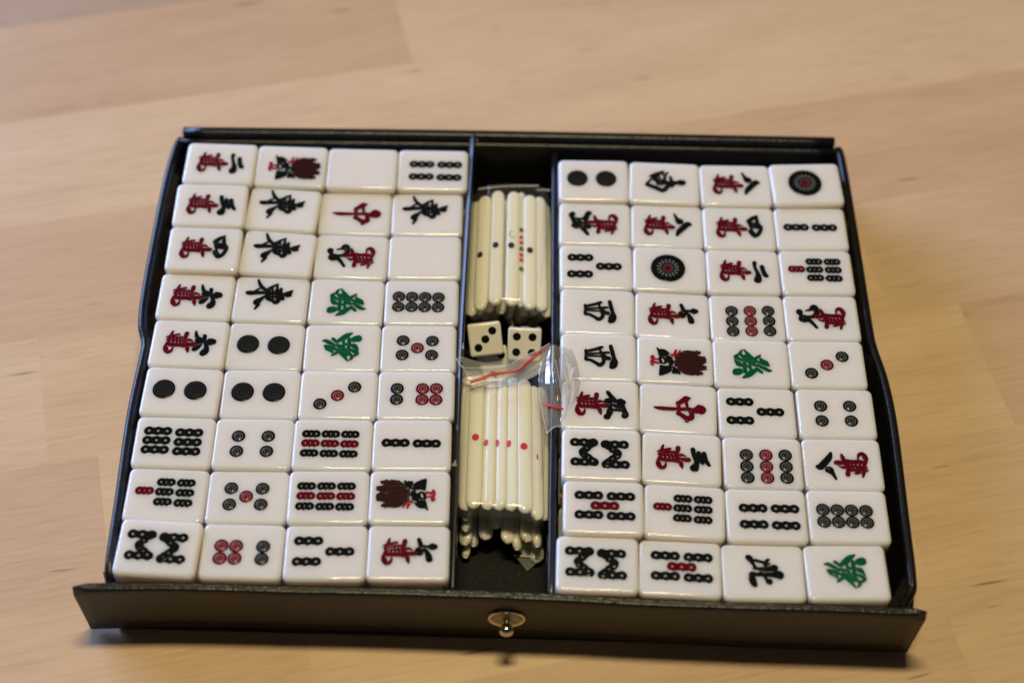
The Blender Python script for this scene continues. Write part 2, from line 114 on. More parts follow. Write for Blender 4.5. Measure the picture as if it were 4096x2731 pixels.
STICKS = {
 'upper': [[107.57, 3.96, 24.0, 107.5, -47.62, 24.0, -35], [111.34, 4.6, 27.5, 111.23, -48.39, 27.5, -20], [116.01, 5.77, 29.0, 116.36, -46.71, 29.0, -8], [121.95, 4.29, 29.4, 122.24, -46.49, 29.4, 4], [125.01, 5.35, 27.6, 125.34, -45.34, 27.6, 60], [127.87, 3.8, 28.8, 128.61, -47.92, 28.8, 6], [131.61, 2.75, 27.5, 132.67, -46.24, 27.5, 30], [134.19, 3.84, 24.5, 135.61, -47.96, 24.5, 40]],
 'front': [[106.93, -80.11, 27.0, 108.37, -126.64, 27.0, -30], [111.07, -79.08, 29.0, 111.36, -128.51, 29.0, -6], [115.57, -78.21, 28.4, 116.09, -129.32, 28.4, -28], [119.23, -78.23, 28.6, 119.82, -129.7, 28.6, -28], [122.9, -78.25, 28.8, 123.71, -130.08, 28.8, -22], [126.99, -78.71, 29.2, 128.25, -131.67, 29.2, 6], [130.47, -79.87, 27.0, 132.28, -132.77, 27.0, 33], [133.96, -79.38, 24.5, 135.1, -130.66, 24.5, 40]],
 'ends': [[108.4, -127.07, 20.0], [108.04, -128.52, 15.5], [108.62, -131.24, 11.0], [108.99, -132.94, 5.5], [111.57, -129.94, 8.0], [115.54, -128.99, 11.0], [118.68, -126.88, 15.0], [122.9, -131.2, 13.0], [126.06, -132.49, 11.0], [129.28, -131.36, 14.5], [128.7, -131.89, 6.5], [132.48, -131.79, 11.0], [135.04, -133.21, 14.5], [133.55, -133.98, 5.5]],
 'uends': [[107.67, -41.73, 15.0], [109.3, -39.72, 10.0], [112.11, -40.53, 12.0], [113.91, -41.54, 19.0], [118.48, -43.21, 21.0], [115.58, -37.7, 8.0], [128.11, -41.66, 17.0], [125.8, -39.93, 11.0], [132.78, -40.3, 13.0], [129.79, -39.84, 7.0], [121.4, -40.52, 14.0], [122.67, -38.69, 8.0], [110.36, -42.86, 19.0], [130.45, -42.96, 20.0], [126.65, -42.17, 18.0]],
 'rdots': [[111.26, -103.43, 30.3], [114.64, -104.91, 30.3], [118.3, -105.06, 30.3], [122.3, -105.33, 30.3], [127.42, -106.62, 30.3]],
 'bdots': [[110.18, -24.16, 30.5], [115.79, -20.8, 30.5], [121.45, -21.14, 30.5], [128.22, -22.68, 30.5]],
 'gdots': [[124.81, -12.61, 30.0], [124.96, -21.39, 30.0], [125.12, -30.64, 30.0]],
 'rgdots': [[124.87, -16.07, 30.0], [124.91, -18.58, 30.0], [125.01, -24.18, 30.0], [125.05, -26.49, 30.0]],
 'dice': [[112.86, -59.23, 24.0], [127.05, -60.79, 24.0], [116.7, -58.99, 13.0]],
 'stud': [[123.15, -164.0, 17.24], [122.95, -168.0, 21.61]],
 'scuff': [[105.01, -69.65, 33.6], [104.35, -115.97, 32.4]]}
BAG = {
 'zip': [[108.82, -83.95, 33.0], [112.96, -82.73, 33.5], [115.63, -81.4, 34.0], [119.46, -81.02, 34.5], [123.73, -80.54, 35.0], [126.18, -79.51, 36.0], [127.94, -77.81, 37.0], [130.61, -75.57, 37.5], [134.41, -72.18, 38.0]],
 'lip': [[103.81, -76.34, 36.0], [106.21, -80.01, 36.0], [109.95, -80.58, 36.5], [114.69, -80.86, 37.0], [119.41, -80.65, 37.5], [122.31, -79.81, 38.0], [124.97, -78.14, 38.5], [130.77, -75.06, 39.5], [135.36, -72.06, 40.0]],
 'back': [[103.81, -76.34, 36.0], [105.44, -74.73, 35.0], [109.1, -75.43, 34.0], [114.12, -76.25, 34.0], [119.33, -75.74, 34.5], [122.72, -75.79, 35.5], [125.43, -75.86, 36.5], [130.79, -74.06, 38.5], [135.36, -72.06, 40.0]],
 'low': [[110.12, -85.83, 31.5], [113.93, -84.89, 31.5], [116.62, -83.97, 31.5], [120.21, -82.76, 31.5], [124.27, -81.8, 31.5], [126.98, -81.51, 32.0], [129.67, -81.29, 33.0], [132.34, -79.97, 34.0], [136.34, -79.04, 36.0]],
 'wing_in': [[134.41, -72.18, 38.0], [132.27, -79.17, 36.0], [131.94, -86.73, 35.0], [132.97, -93.47, 33.0], [134.9, -102.51, 31.0]],
 'wing_mid': [[136.16, -72.73, 40.0], [136.69, -80.61, 39.0], [137.19, -87.98, 39.0], [137.51, -93.35, 37.0], [137.48, -101.09, 33.0]],
 'wing_out': [[143.16, -70.7, 35.2], [144.97, -77.08, 35.2], [146.08, -84.5, 35.2], [145.17, -89.71, 35.2], [142.03, -96.55, 35.6]],
 'wing_edge': [[138.46, -72.35, 39.0], [139.9, -79.44, 37.5], [140.84, -86.47, 37.0], [141.54, -92.34, 36.5], [139.33, -101.69, 34.0]],
 'zip2': [[133.25, -93.37, 34.5], [136.45, -94.96, 36.0], [140.19, -96.72, 37.0]],
 'crease_highlights': [(0.8, [[136.48, -73.44, 40.6], [136.47, -79.12, 40.0], [136.02, -82.98, 39.6], [135.17, -86.0, 38.8]]), (0.28, [[137.33, -78.53, 39.6], [138.52, -85.07, 38.8], [140.08, -94.88, 37.0]]), (0.22, [[138.59, -77.51, 39.0], [139.55, -85.51, 38.3], [138.57, -88.6, 38.0]]), (0.8, [[141.62, -77.36, 36.6], [140.84, -79.32, 36.6]]), (0.9, [[143.68, -79.36, 36.2], [142.89, -82.56, 36.2], [141.99, -86.77, 36.3]]), (0.8, [[141.3, -83.44, 36.6], [141.75, -85.62, 36.6]]), (0.7, [[140.63, -89.53, 36.7], [141.19, -91.41, 36.7]]), (0.25, [[129.57, -79.96, 36.2], [132.25, -79.46, 36.8], [135.34, -79.27, 39.0]]), (0.2, [[107.74, -82.08, 34.5], [109.3, -81.42, 34.8]]), (0.2, [[109.11, -82.59, 34.3], [110.89, -81.78, 34.8]]), (0.2, [[110.48, -83.09, 34.3], [112.04, -82.29, 34.8]])],
 'seam_back': [[108.68, 9.89, 24.0], [112.02, 10.63, 24.0], [116.86, 11.42, 24.0], [124.13, 12.04, 24.0], [131.14, 12.29, 24.0]],
 'seam_back2': [[130.36, 11.91, 22.0], [132.61, 12.11, 22.0], [135.7, 12.09, 22.0]],
 'seam_low': [[111.88, -46.75, 28.0], [114.94, -46.94, 30.0], [118.22, -46.79, 30.8], [122.23, -47.6, 30.8], [126.96, -48.61, 30.0]],
 'seam_low2': [[130.84, -47.43, 25.0], [132.46, -47.21, 26.0], [134.25, -45.59, 25.0]],
 'fold': [[122.0, -46.55, 22.0], [122.16, -46.37, 19.0], [122.84, -48.43, 17.0]],
 'corner': [[125.1, -134.71, 5.0], [134.93, -135.21, 4.5], [129.57, -138.94, 2.6]]}

# ---------------------------------------------------------------- materials
def new_mat(name, color, rough=0.4, spec=0.5, metal=0.0, sss=0.0, sss_r=(1, .5, .3), sss_scale=0.003):
    m = bpy.data.materials.new(name)
    m.use_nodes = True
    b = m.node_tree.nodes["Principled BSDF"]
    b.inputs["Base Color"].default_value = (*color, 1)
    b.inputs["Roughness"].default_value = rough
    b.inputs["Specular IOR Level"].default_value = spec
    b.inputs["Metallic"].default_value = metal
    if sss:
        b.inputs["Subsurface Weight"].default_value = sss
        b.inputs["Subsurface Radius"].default_value = sss_r
        b.inputs["Subsurface Scale"].default_value = sss_scale
    return m, b


def add_bump(m, b, scale, strength, dist, kind='noise', detail=4.0, coord='Object', stretch=None):
    nt = m.node_tree
    tc = nt.nodes.new("ShaderNodeTexCoord")
    if kind == 'noise':
        t = nt.nodes.new("ShaderNodeTexNoise")
        t.inputs["Detail"].default_value = detail
        out = t.outputs[0]
    else:
        t = nt.nodes.new("ShaderNodeTexVoronoi")
        out = t.outputs[0]
    t.inputs["Scale"].default_value = scale
    if stretch:
        mp = nt.nodes.new("ShaderNodeMapping")
        mp.inputs["Scale"].default_value = stretch
        nt.links.new(tc.outputs[coord], mp.inputs[0])
        nt.links.new(mp.outputs[0], t.inputs["Vector"])
    else:
        nt.links.new(tc.outputs[coord], t.inputs["Vector"])
    bp_ = nt.nodes.new("ShaderNodeBump")
    bp_.inputs["Strength"].default_value = strength
    bp_.inputs["Distance"].default_value = dist
    nt.links.new(out, bp_.inputs["Height"])
    nt.links.new(bp_.outputs[0], b.inputs["Normal"])
    return t, bp_


M = {}
M['cream'], _b = new_mat("cream_melamine", (0.82, 0.772, 0.762), 0.07, 0.75, sss=1.0, sss_r=(1, .8, .65), sss_scale=0.0065)
M['orange'], _b = new_mat("orange_melamine", (0.78, 0.24, 0.04), 0.2, 0.5, sss=0.3, sss_scale=0.002)
M['black'], _b = new_mat("black_paint", (0.006, 0.0075, 0.0075), 0.12, 0.3)
M['red'], _b = new_mat("dark_red_paint", (0.105, 0.003, 0.009), 0.14, 0.3)
M['crimson'], _b = new_mat("crimson_paint", (0.30, 0.006, 0.018), 0.2, 0.4)
M['green'], _b = new_mat("green_paint", (0.0, 0.085, 0.033), 0.2, 0.4)
M['brown'], _b = new_mat("brown_paint", (0.030, 0.008, 0.007), 0.2, 0.45)
M['pale_grey'], _b = new_mat("pale_grey_paint", (0.15, 0.145, 0.14), 0.22, 0.5)  # paler bands in the circles and wheel, and its spokes
M['ridge'], _b = new_mat("black_ridge_sheen", (0.035, 0.034, 0.033), 0.25, 0.5)  # lighter bands painted in as lamp sheen on the disc ridges
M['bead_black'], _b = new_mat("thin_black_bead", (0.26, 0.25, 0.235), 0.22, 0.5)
M['pale_red'], _b = new_mat("pale_red_paint", (0.42, 0.17, 0.18), 0.22, 0.5)  # paler red for circle bands and bead centres
M['ivory'], _b = new_mat("ivory_plastic", (0.90, 0.87, 0.75), 0.16, 0.5, sss=0.6, sss_r=(1, .8, .4), sss_scale=0.0025)
M['dot_red'], _b = new_mat("red_dot_paint", (0.62, 0.018, 0.018), 0.35, 0.4)
M['dot_black'], _b = new_mat("black_dot_paint", (0.012, 0.014, 0.016), 0.3, 0.4)
M['dot_green'], _b = new_mat("green_dot_paint", (0.03, 0.10, 0.04), 0.35, 0.4)
M['dot_grey'], _b = new_mat("grey_dot_paint", (0.42, 0.42, 0.40), 0.35, 0.4)
M['die'], _b = new_mat("die_white", (0.80, 0.77, 0.68), 0.14, 0.5, sss=0.35, sss_scale=0.002)
M['scuff'], _b = new_mat("bare_card", (0.36, 0.30, 0.25), 0.8, 0.2)
M['metal'], _b = new_mat("nickel", (0.60, 0.54, 0.46), 0.16, 0.5, metal=1.0)
M['brass'], _b = new_mat("worn_nickel", (0.30, 0.26, 0.20), 0.42, 0.5, metal=1.0)
add_bump(M['brass'], _b, 1600, 0.5, 0.0002)

# black leatherette with a fine pebbled grain
M['leather'], _b = new_mat("black_leatherette", (0.007, 0.007, 0.008), 0.30, 0.4)
add_bump(M['leather'], _b, 1500, 0.22, 0.00022, kind='voronoi')
M['rim'], _b = new_mat("black_leatherette_worn", (0.008, 0.008, 0.008), 0.30, 0.5)
add_bump(M['rim'], _b, 1400, 0.38, 0.00022, kind='voronoi')
M['edge'], _b = new_mat("black_leatherette_smooth", (0.006, 0.007, 0.010), 0.36, 0.75)
add_bump(M['edge'], _b, 1500, 0.15, 0.0002, kind='voronoi')
M['panel'], _b = new_mat("black_leatherette_matt", (0.017, 0.0145, 0.0125), 0.52, 0.5)
add_bump(M['panel'], _b, 1900, 0.35, 0.00012, kind='voronoi')
# felt-like floor of the tray with sparkle painted in as pale flecks
M['felt'], _b = new_mat("black_flocked_card", (0.010, 0.010, 0.009), 0.75, 0.3)
nt = M['felt'].node_tree
tc = nt.nodes.new("ShaderNodeTexCoord")
wn = nt.nodes.new("ShaderNodeTexVoronoi")
wn.inputs["Scale"].default_value = 750
cr = nt.nodes.new("ShaderNodeValToRGB")
cr.color_ramp.elements[0].position = 0.0
cr.color_ramp.elements[0].color = (0.17, 0.16, 0.145, 1)
cr.color_ramp.elements[1].position = 0.15
cr.color_ramp.elements[1].color = (0.0045, 0.0043, 0.0038, 1)
nt.links.new(tc.outputs["Object"], wn.inputs["Vector"])
nt.links.new(wn.outputs["Distance"], cr.inputs[0])
nt.links.new(cr.outputs[0], _b.inputs["Base Color"])


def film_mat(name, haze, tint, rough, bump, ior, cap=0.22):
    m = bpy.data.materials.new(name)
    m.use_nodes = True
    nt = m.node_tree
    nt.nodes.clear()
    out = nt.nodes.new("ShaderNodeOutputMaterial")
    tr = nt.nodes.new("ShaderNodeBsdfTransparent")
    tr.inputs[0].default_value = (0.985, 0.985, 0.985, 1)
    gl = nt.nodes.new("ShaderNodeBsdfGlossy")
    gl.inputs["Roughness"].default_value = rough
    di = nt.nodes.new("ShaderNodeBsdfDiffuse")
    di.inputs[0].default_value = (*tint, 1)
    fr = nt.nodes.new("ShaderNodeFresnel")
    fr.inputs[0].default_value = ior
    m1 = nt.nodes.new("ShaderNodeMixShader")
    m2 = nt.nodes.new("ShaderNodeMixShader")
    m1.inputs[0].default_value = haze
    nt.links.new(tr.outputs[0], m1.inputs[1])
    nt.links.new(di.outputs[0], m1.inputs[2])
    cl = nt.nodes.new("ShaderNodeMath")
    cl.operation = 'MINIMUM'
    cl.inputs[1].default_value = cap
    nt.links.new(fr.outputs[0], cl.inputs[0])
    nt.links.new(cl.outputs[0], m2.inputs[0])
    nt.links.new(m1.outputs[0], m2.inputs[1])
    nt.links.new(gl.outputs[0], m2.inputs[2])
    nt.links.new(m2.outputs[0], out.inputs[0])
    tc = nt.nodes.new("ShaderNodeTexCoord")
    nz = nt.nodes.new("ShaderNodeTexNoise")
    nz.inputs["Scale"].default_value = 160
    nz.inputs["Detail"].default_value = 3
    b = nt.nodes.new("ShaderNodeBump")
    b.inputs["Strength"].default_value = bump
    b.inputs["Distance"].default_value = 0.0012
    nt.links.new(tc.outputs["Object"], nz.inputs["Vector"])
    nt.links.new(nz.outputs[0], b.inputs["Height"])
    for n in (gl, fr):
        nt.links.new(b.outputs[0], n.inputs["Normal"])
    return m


M['film'] = film_mat("clear_polythene", 0.03, (0.8, 0.79, 0.75), 0.12, 0.10, 1.36)
M['film_wing'] = film_mat("creased_polythene", 0.17, (0.88, 0.87, 0.90), 0.16, 0.6, 1.4, 0.32)
M['film_lip'] = film_mat("cloudy_polythene", 0.30, (0.85, 0.83, 0.83), 0.2, 0.35, 1.32)
M['film_edge_glint'] = film_mat("weld_glint_polythene", 0.45, (0.85, 0.82, 0.75), 0.12, 0.3, 1.4)  # whitish haze for welded edges, also laid on as crease highlights


def wood_mat():
    m = bpy.data.materials.new("beech_stave")
    m.use_nodes = True
    nt = m.node_tree
    b = nt.nodes["Principled BSDF"]
    b.inputs["Roughness"].default_value = 0.46
    b.inputs["Specular IOR Level"].default_value = 0.35
    tc = nt.nodes.new("ShaderNodeTexCoord")
    info = nt.nodes.new("ShaderNodeObjectInfo")
    # per-stave offset of the texture so no two staves carry the same grain
    off = nt.nodes.new("ShaderNodeVectorMath")
    off.operation = 'MULTIPLY_ADD'
    rnd = nt.nodes.new("ShaderNodeCombineXYZ")
    nt.links.new(info.outputs["Random"], rnd.inputs[0])
    nt.links.new(info.outputs["Random"], rnd.inputs[1])
    off.inputs[1].default_value = (7.3, 3.1, 0)
    nt.links.new(rnd.outputs[0], off.inputs[0])
    nt.links.new(tc.outputs["Object"], off.inputs[2])

    def noise_tex(scale, stretch, detail, rough=0.5, rot=0.0, dist=0.0):
        mp = nt.nodes.new("ShaderNodeMapping")
        mp.inputs["Scale"].default_value = stretch
        mp.inputs["Rotation"].default_value = (0, 0, rot)
        nt.links.new(off.outputs[0], mp.inputs[0])
        t = nt.nodes.new("ShaderNodeTexNoise")
        t.inputs["Scale"].default_value = scale
        t.inputs["Detail"].default_value = detail
        t.inputs["Roughness"].default_value = rough
        t.inputs["Distortion"].default_value = dist
        nt.links.new(mp.outputs[0], t.inputs["Vector"])
        return t

    def ramp(src, stops):
        r = nt.nodes.new("ShaderNodeValToRGB")
        e = r.color_ramp.elements
        while len(e) < len(stops):
            e.new(0.5)
        for el, (p, c) in zip(e, stops):
            el.position = p
            el.color = (c, c, c, 1) if isinstance(c, (int, float)) else (*c, 1)
        nt.links.new(src, r.inputs[0])
        return r

    def mix(mode, fac, a, c):
        n = nt.nodes.new("ShaderNodeMix")
        n.data_type = 'RGBA'
        n.blend_type = mode
        if isinstance(fac, (int, float)):
            n.inputs[0].default_value = fac
        else:
            nt.links.new(fac, n.inputs[0])
        for sock, v in ((n.inputs[6], a), (n.inputs[7], c)):
            if isinstance(v, tuple):
                sock.default_value = (*v, 1)
            else:
                nt.links.new(v, sock)
        return n.outputs[2]

    broad = noise_tex(11, (0.8, 4.5, 1), 3, 0.5, 0.16, 0.6)
    fine = noise_tex(60, (0.55, 9.0, 1), 5, 0.6, 0.06, 0.3)
    c1 = ramp(broad.outputs[0], [(0.25, (0.60, 0.412, 0.265)), (0.50, (0.650, 0.460, 0.302)), (0.75, (0.685, 0.495, 0.333))])
    f1 = ramp(fine.outputs[0], [(0.30, 0.965), (0.65, 1.02)])
    base = mix('MULTIPLY', 1.0, c1.outputs[0], f1.outputs[0])
    pores = noise_tex(330, (0.16, 2.2, 1), 2, 0.6, 0.05)
    p1 = ramp(pores.outputs[0], [(0.30, 0.90), (0.50, 1.0), (0.70, 1.03)])
    base = mix('MULTIPLY', 1.0, base, p1.outputs[0])
    # reddish brown streaks and short dark mineral flecks lying along the grain
    streak = noise_tex(30, (0.55, 12.0, 1), 3, 0.5, 0.08, 0.2)
    s1 = ramp(streak.outputs[0], [(0.62, 0.0), (0.80, 0.30)])
    base = mix('MIX', s1.outputs[0], base, (0.44, 0.27, 0.17))
    fleck = noise_tex(70, (0.55, 5.0, 1), 0, 0.4, 0.10)
    f2 = ramp(fleck.outputs[0], [(0.80, 0.0), (0.86, 0.75)])
    base = mix('MIX', f2.outputs[0], base, (0.22, 0.14, 0.115))
    tint = nt.nodes.new("ShaderNodeObjectInfo")
    base = mix('MULTIPLY', 1.0, base, tint.outputs["Color"])
    nt.links.new(base, b.inputs["Base Color"])
    bump = nt.nodes.new("ShaderNodeBump")
    bump.inputs["Strength"].default_value = 0.12
    bump.inputs["Distance"].default_value = 0.0003
    nt.links.new(fine.outputs[0], bump.inputs["Height"])
    nt.links.new(bump.outputs[0], b.inputs["Normal"])
    return m


M['wood'] = wood_mat()


# ---------------------------------------------------------------- mesh helpers (all in millimetres)
def to_mesh(name, verts, faces, mats, midx=None, smooth=True):
    me = bpy.data.meshes.new(name)
    me.from_pydata([(v[0] * MM, v[1] * MM, v[2] * MM) for v in verts], [], faces)
    for k in (mats if isinstance(mats, (list, tuple)) else [mats]):
        me.materials.append(M[k])
    for i, p in enumerate(me.polygons):
        p.use_smooth = smooth
        if midx:
            p.material_index = midx[i]
    me.update()
    return me


def bm_mesh(name, bm, mat, smooth=True, hard=True):
    """bmesh in mm to mesh; large flat faces keep flat normals, bevels stay smooth"""
    bmesh.ops.recalc_face_normals(bm, faces=bm.faces)
    me = bpy.data.meshes.new(name)
    bmesh.ops.scale(bm, vec=(MM, MM, MM), verts=bm.verts)
    bm.normal_update()
    areas = sorted((f.calc_area() for f in bm.faces), reverse=True)
    big = areas[0] * 0.12 if areas else 0
    vn = {}
    for v in bm.verts:
        fl = [f for f in v.link_faces if f.calc_area() > big]
        vn[v.index] = (max(fl, key=lambda f: f.calc_area()).normal if fl else v.normal).copy()
    normals = []
    bm.faces.ensure_lookup_table()
    bm.verts.index_update()
    for f in bm.faces:
        f.smooth = smooth
        for l in f.loops:
            normals.append(f.normal.copy() if f.calc_area() > big else vn[l.vert.index])
    bm.to_mesh(me)
    me.materials.append(M[mat])
    if hard and smooth:
        me.normals_split_custom_set([tuple(n) for n in normals])
    bm.free()
    return me


def link(name, me, parent=None, loc=(0, 0, 0), rot=None):
    o = bpy.data.objects.new(name, me)
    COL.objects.link(o)
    if parent is not None:
        o.parent = parent
    o.location = Vector(loc) * MM
    if rot is not None:
        o.rotation_euler = rot
    return o


def thing(name, label, cat, loc=(0, 0, 0), rot=(0, 0, 0), group=None, me=None):
    o = bpy.data.objects.new(name, me)
    COL.objects.link(o)
    o.location = Vector(loc) * MM
    o.rotation_euler = rot
    o['label'] = label
    o['category'] = cat
    if group:
        o['group'] = group
    return o


def box_bm(x0, x1, y0, y1, z0, z1, bev=0.0, seg=3):
    bm = bmesh.new()
    bmesh.ops.create_cube(bm, size=1)
    for v in bm.verts:
        v.co = Vector(((x0 + x1) / 2 + v.co.x * (x1 - x0), (y0 + y1) / 2 + v.co.y * (y1 - y0), (z0 + z1) / 2 + v.co.z * (z1 - z0)))
    if bev:
        bmesh.ops.bevel(bm, geom=list(bm.edges), offset=bev, segments=seg, profile=0.5, affect='EDGES')
    return bm


def catmull(pts, n):
    """pts of any dimension, smoothed, n samples per span"""
    if len(pts) == 2:
        return [[a + (b - a) * k / n for a, b in zip(*pts)] for k in range(n + 1)]
    out = []
    P = [pts[0]] + list(pts) + [pts[-1]]
    for i in range(1, len(P) - 2):
        for k in range(n):
            t = k / n
            out.append([0.5 * (2 * b + (c - a) * t + (2 * a - 5 * b + 4 * c - d) * t * t + (3 * b - a - 3 * c + d) * t ** 3)
                        for a, b, c, d in zip(P[i - 1], P[i], P[i + 1], P[i + 2])])
    out.append(list(pts[-1]))
    return out


def strokes_mesh(name, strokes, mat, lift=0.0, relief=1.0):
    """brush strokes as shallow painted channels: raised lip, hollow middle"""
    V, F = [], []
    for si, st in enumerate(strokes):
        S = catmull([list(p) for p in st], 5)
        for s in S:
            s[2] = max(s[2] * 1.1 + 0.1, 0.3)
        # rounded ends
        def cap(a, b):
            d = Vector((a[0] - b[0], a[1] - b[1]))
            if d.length < 1e-6:
                return []
            d.normalize()
            r = a[2] / 2
            return [[a[0] + d.x * r * math.sin(t), a[1] + d.y * r * math.sin(t), a[2] * math.cos(t)] for t in (0.6, 1.1, 1.45)]
        S = list(reversed(cap(S[0], S[1]))) + S + cap(S[-1], S[-2])
        base = len(V)
        z0 = lift + 0.0045 * si
        for i, s in enumerate(S):
            a = S[max(0, i - 1)]
            c = S[min(len(S) - 1, i + 1)]
            d = Vector((c[0] - a[0], c[1] - a[1]))
            if d.length < 1e-6:
                d = Vector((1, 0))
            d.normalize()
            n = Vector((-d.y, d.x))
            w = s[2] / 2
            h = max(0.0, min(1.0, (w - 0.25) / 0.5)) * relief
            for k, z in ((-1, 0.02), (-0.88, 0.035 + 0.05 * h), (-0.45, 0.032 + 0.02 * h), (0, 0.03), (0.45, 0.032 + 0.02 * h), (0.88, 0.035 + 0.05 * h), (1, 0.02)):
                V.append((s[0] + n.x * w * k, s[1] + n.y * w * k, z + z0))
        for i in range(len(S) - 1):
            for k in range(6):
                q = base + i * 7 + k
                F.append((q, q + 7, q + 8, q + 1))
    me = to_mesh(name, V, F, mat)
    return me


def rings_mesh(name, rings, mats, nseg=36, cx=0, cy=0):
    """lathe about z: rings = [(r, z, material index of the band inside it)]"""
    V, F, MI = [], [], []
    for r, z, m in rings:
        for k in range(nseg):
            a = 2 * math.pi * k / nseg
            V.append((cx + r * math.cos(a), cy + r * math.sin(a), z))
    for i in range(len(rings) - 1):
        for k in range(nseg):
            a, b = i * nseg + k, i * nseg + (k + 1) % nseg
            F.append((a, b, b + nseg, a + nseg))
            MI.append(rings[i][2])
    F.append(tuple((len(rings) - 1) * nseg + k for k in range(nseg)))
    MI.append(rings[-1][2])
    return to_mesh(name, V, F, mats, MI)


# ---------------------------------------------------------------- the table: beech staves glued side by side
table = bpy.data.objects.new("table_top", None)
COL.objects.link(table)
table['kind'] = 'structure'
table.rotation_euler = (0, 0, math.radians(13.9))
STAVE_W = 55.2
V_LINES = {0: 22.0}
# row index k covers v from 22+55.2*(k-1) to 22+55.2*k ; lists of end joints along u
JOINTS = {5: [-420, -90, 250, 560], 4: [-350, -20, 330, 650], 3: [-260, -150, 170, 470], 2: [-330, 100, 420, 700], 1: [-480, -160, 560],
          0: [-300, 152, 470], -1: [-380, -60, 250, 560], -2: [-370, -43, 276, 600], -3: [-520, 17, 224, 560],
          -4: [-300, 60, 224.5, 520], -5: [-260, 40, 380], -6: [-200, 130, 430]}
TINT = {(2, 0): (0.91, 0.86, 0.82), (2, 1): (1.03, 1.03, 1.04), (3, 0): (0.72, 0.70, 0.74), (3, 1): (0.95, 0.93, 0.92), (1, 0): (1.05, 1.06, 1.07), (1, 1): (1.04, 1.05, 1.06),
        (0, 0): (0.95, 0.90, 0.885), (0, 1): (0.95, 0.905, 0.89), (0, 2): (0.94, 0.90, 0.88), (-1, 0): (1.06, 1.07, 1.08), (-1, 1): (1.0, 0.98, 0.94), (-2, 0): (0.92, 0.885, 0.885), (-2, 1): (1.03, 1.03, 1.0),
        (-2, 2): (0.92, 0.88, 0.86), (-3, 0): (0.98, 0.95, 0.92), (-3, 1): (1.06, 1.06, 1.04), (-3, 2): (1.0, 0.99, 0.96)}
for k, joints in JOINTS.items():
    v0 = 22.0 + STAVE_W * (k - 1)
    us = [-700] + joints + [900]
    for j in range(len(us) - 1):
        w = us[j + 1] - us[j]
        dz = rng.uniform(-0.015, 0.015)
        bm = box_bm(-w / 2, w / 2, -STAVE_W / 2, STAVE_W / 2, -26, 0, 0)
        me = bm_mesh("plank", bm, 'wood', smooth=False, hard=False)
        o = link("plank", me, table, ((us[j] + us[j + 1]) / 2, v0 + STAVE_W / 2, dz))
        t = 1.0 + rng.uniform(-0.05, 0.05)
        o.color = (t, t * rng.uniform(0.985, 1.01), t * rng.uniform(0.97, 1.02), 1)
# staves seen in the photograph keep their own tone
for o in table.children:
    k = round((o.location.y / MM - STAVE_W / 2 - 22.0) / STAVE_W + 1)
    js = [-700] + JOINTS[k] + [900]
    vis = [j for j in range(len(js) - 1) if js[j + 1] > -110 and js[j] < 380]
    for n, j in enumerate(vis):
        if abs((js[j] + js[j + 1]) / 2 - o.location.x / MM) < 1 and (k, n) in TINT:
            o.color = (*TINT[k, n], 1)

# ---------------------------------------------------------------- the case
case = thing("tile_case", "open black leatherette case holding the white tiles on the wooden table", "case", (0, 0, 0))


def wall_sweep(path, prof):
    """sweep a closed profile [(offset outward, z)] along an xy path; per point (x, y, zscale)"""
    V, F = [], []
    n = len(prof)
    for i, p in enumerate(path):
        a = path[max(0, i - 1)]
        b = path[min(len(path) - 1, i + 1)]
        d = Vector((b[0] - a[0], b[1] - a[1])).normalized()
        nn = Vector((d.y, -d.x))
        for off, z in prof:
            V.append((p[0] + nn.x * off, p[1] + nn.y * off, z * p[2]))
    for i in range(len(path) - 1):
        for k in range(n):
            q, r = i * n + k, i * n + (k + 1) % n
            F.append((q, q + n, r + n, r))
    F.append(tuple(range(n)))
    F.append(tuple(reversed(range((len(path) - 1) * n, len(path) * n))))
    return V, F


def round_prof(th, h, r=None, lean=0.0, base=0.0):
    """upright board of thickness th, outer face at offset 0 leaning outwards at the top"""
    r = r or th / 2
    P = [(-th - lean * 0.2, base), (-lean * 0.2, base)]
    P += [(lean * 0.35, h * 0.35), (lean * 0.8, h * 0.75)]
    for t in range(0, 7):
        a = math.pi * t / 6
        P.append((lean - th / 2 + th / 2 * math.cos(a), h - r + r * math.sin(a)))
    P += [(lean * 0.8 - th, h * 0.7), (lean * 0.2 - th, h * 0.3)]
    return P


def smooth_path(pts, n=6):
    return [tuple(p) for p in catmull([list(p) for p in pts], n)]


# side walls: outer rim traced, slightly wavy as soft card covered in leatherette
pl = smooth_path([(-5.6, 27.5, 0.97), (-6.9, 20, 1.0), (-8.0, 0, 1.0), (-8.3, -43, 1.0), (-7.4, -60, 1.0), (-5.2, -68, .985), (-4.9, -75, 1.0), (-5.6, -98, 1.0), (-4.6, -130, 1), (-3.9, -155, 0.99), (-2.5, -161.2, 0.90)])
pl = list(reversed(pl))
V, F = wall_sweep([(x, y, z) for x, y, z in pl], [(-o, z) for o, z in round_prof(3.4, 30.5, 1.9)])
link("side_wall", to_mesh("side_wall", V, F, 'leather'), case)
pr = smooth_path([(244.6, 31.8, 0.97), (246.3, 26, 1.0), (247.6, -10, 1.0), (248.6, -52, 1.0), (249.2, -62, 1.0), (251.6, -76, 1.0), (252.8, -95, 1.0), (252.6, -130, 1), (252.4, -152, 1.0), (251.4, -157.5, 0.97), (248.2, -161.8, 0.86)])
V, F = wall_sweep([(x, y, z) for x, y, z in pr], [(-o, z) for o, z in round_prof(3.4, 30.5, 1.9)])
link("side_wall", to_mesh("side_wall", V, F, 'leather'), case)
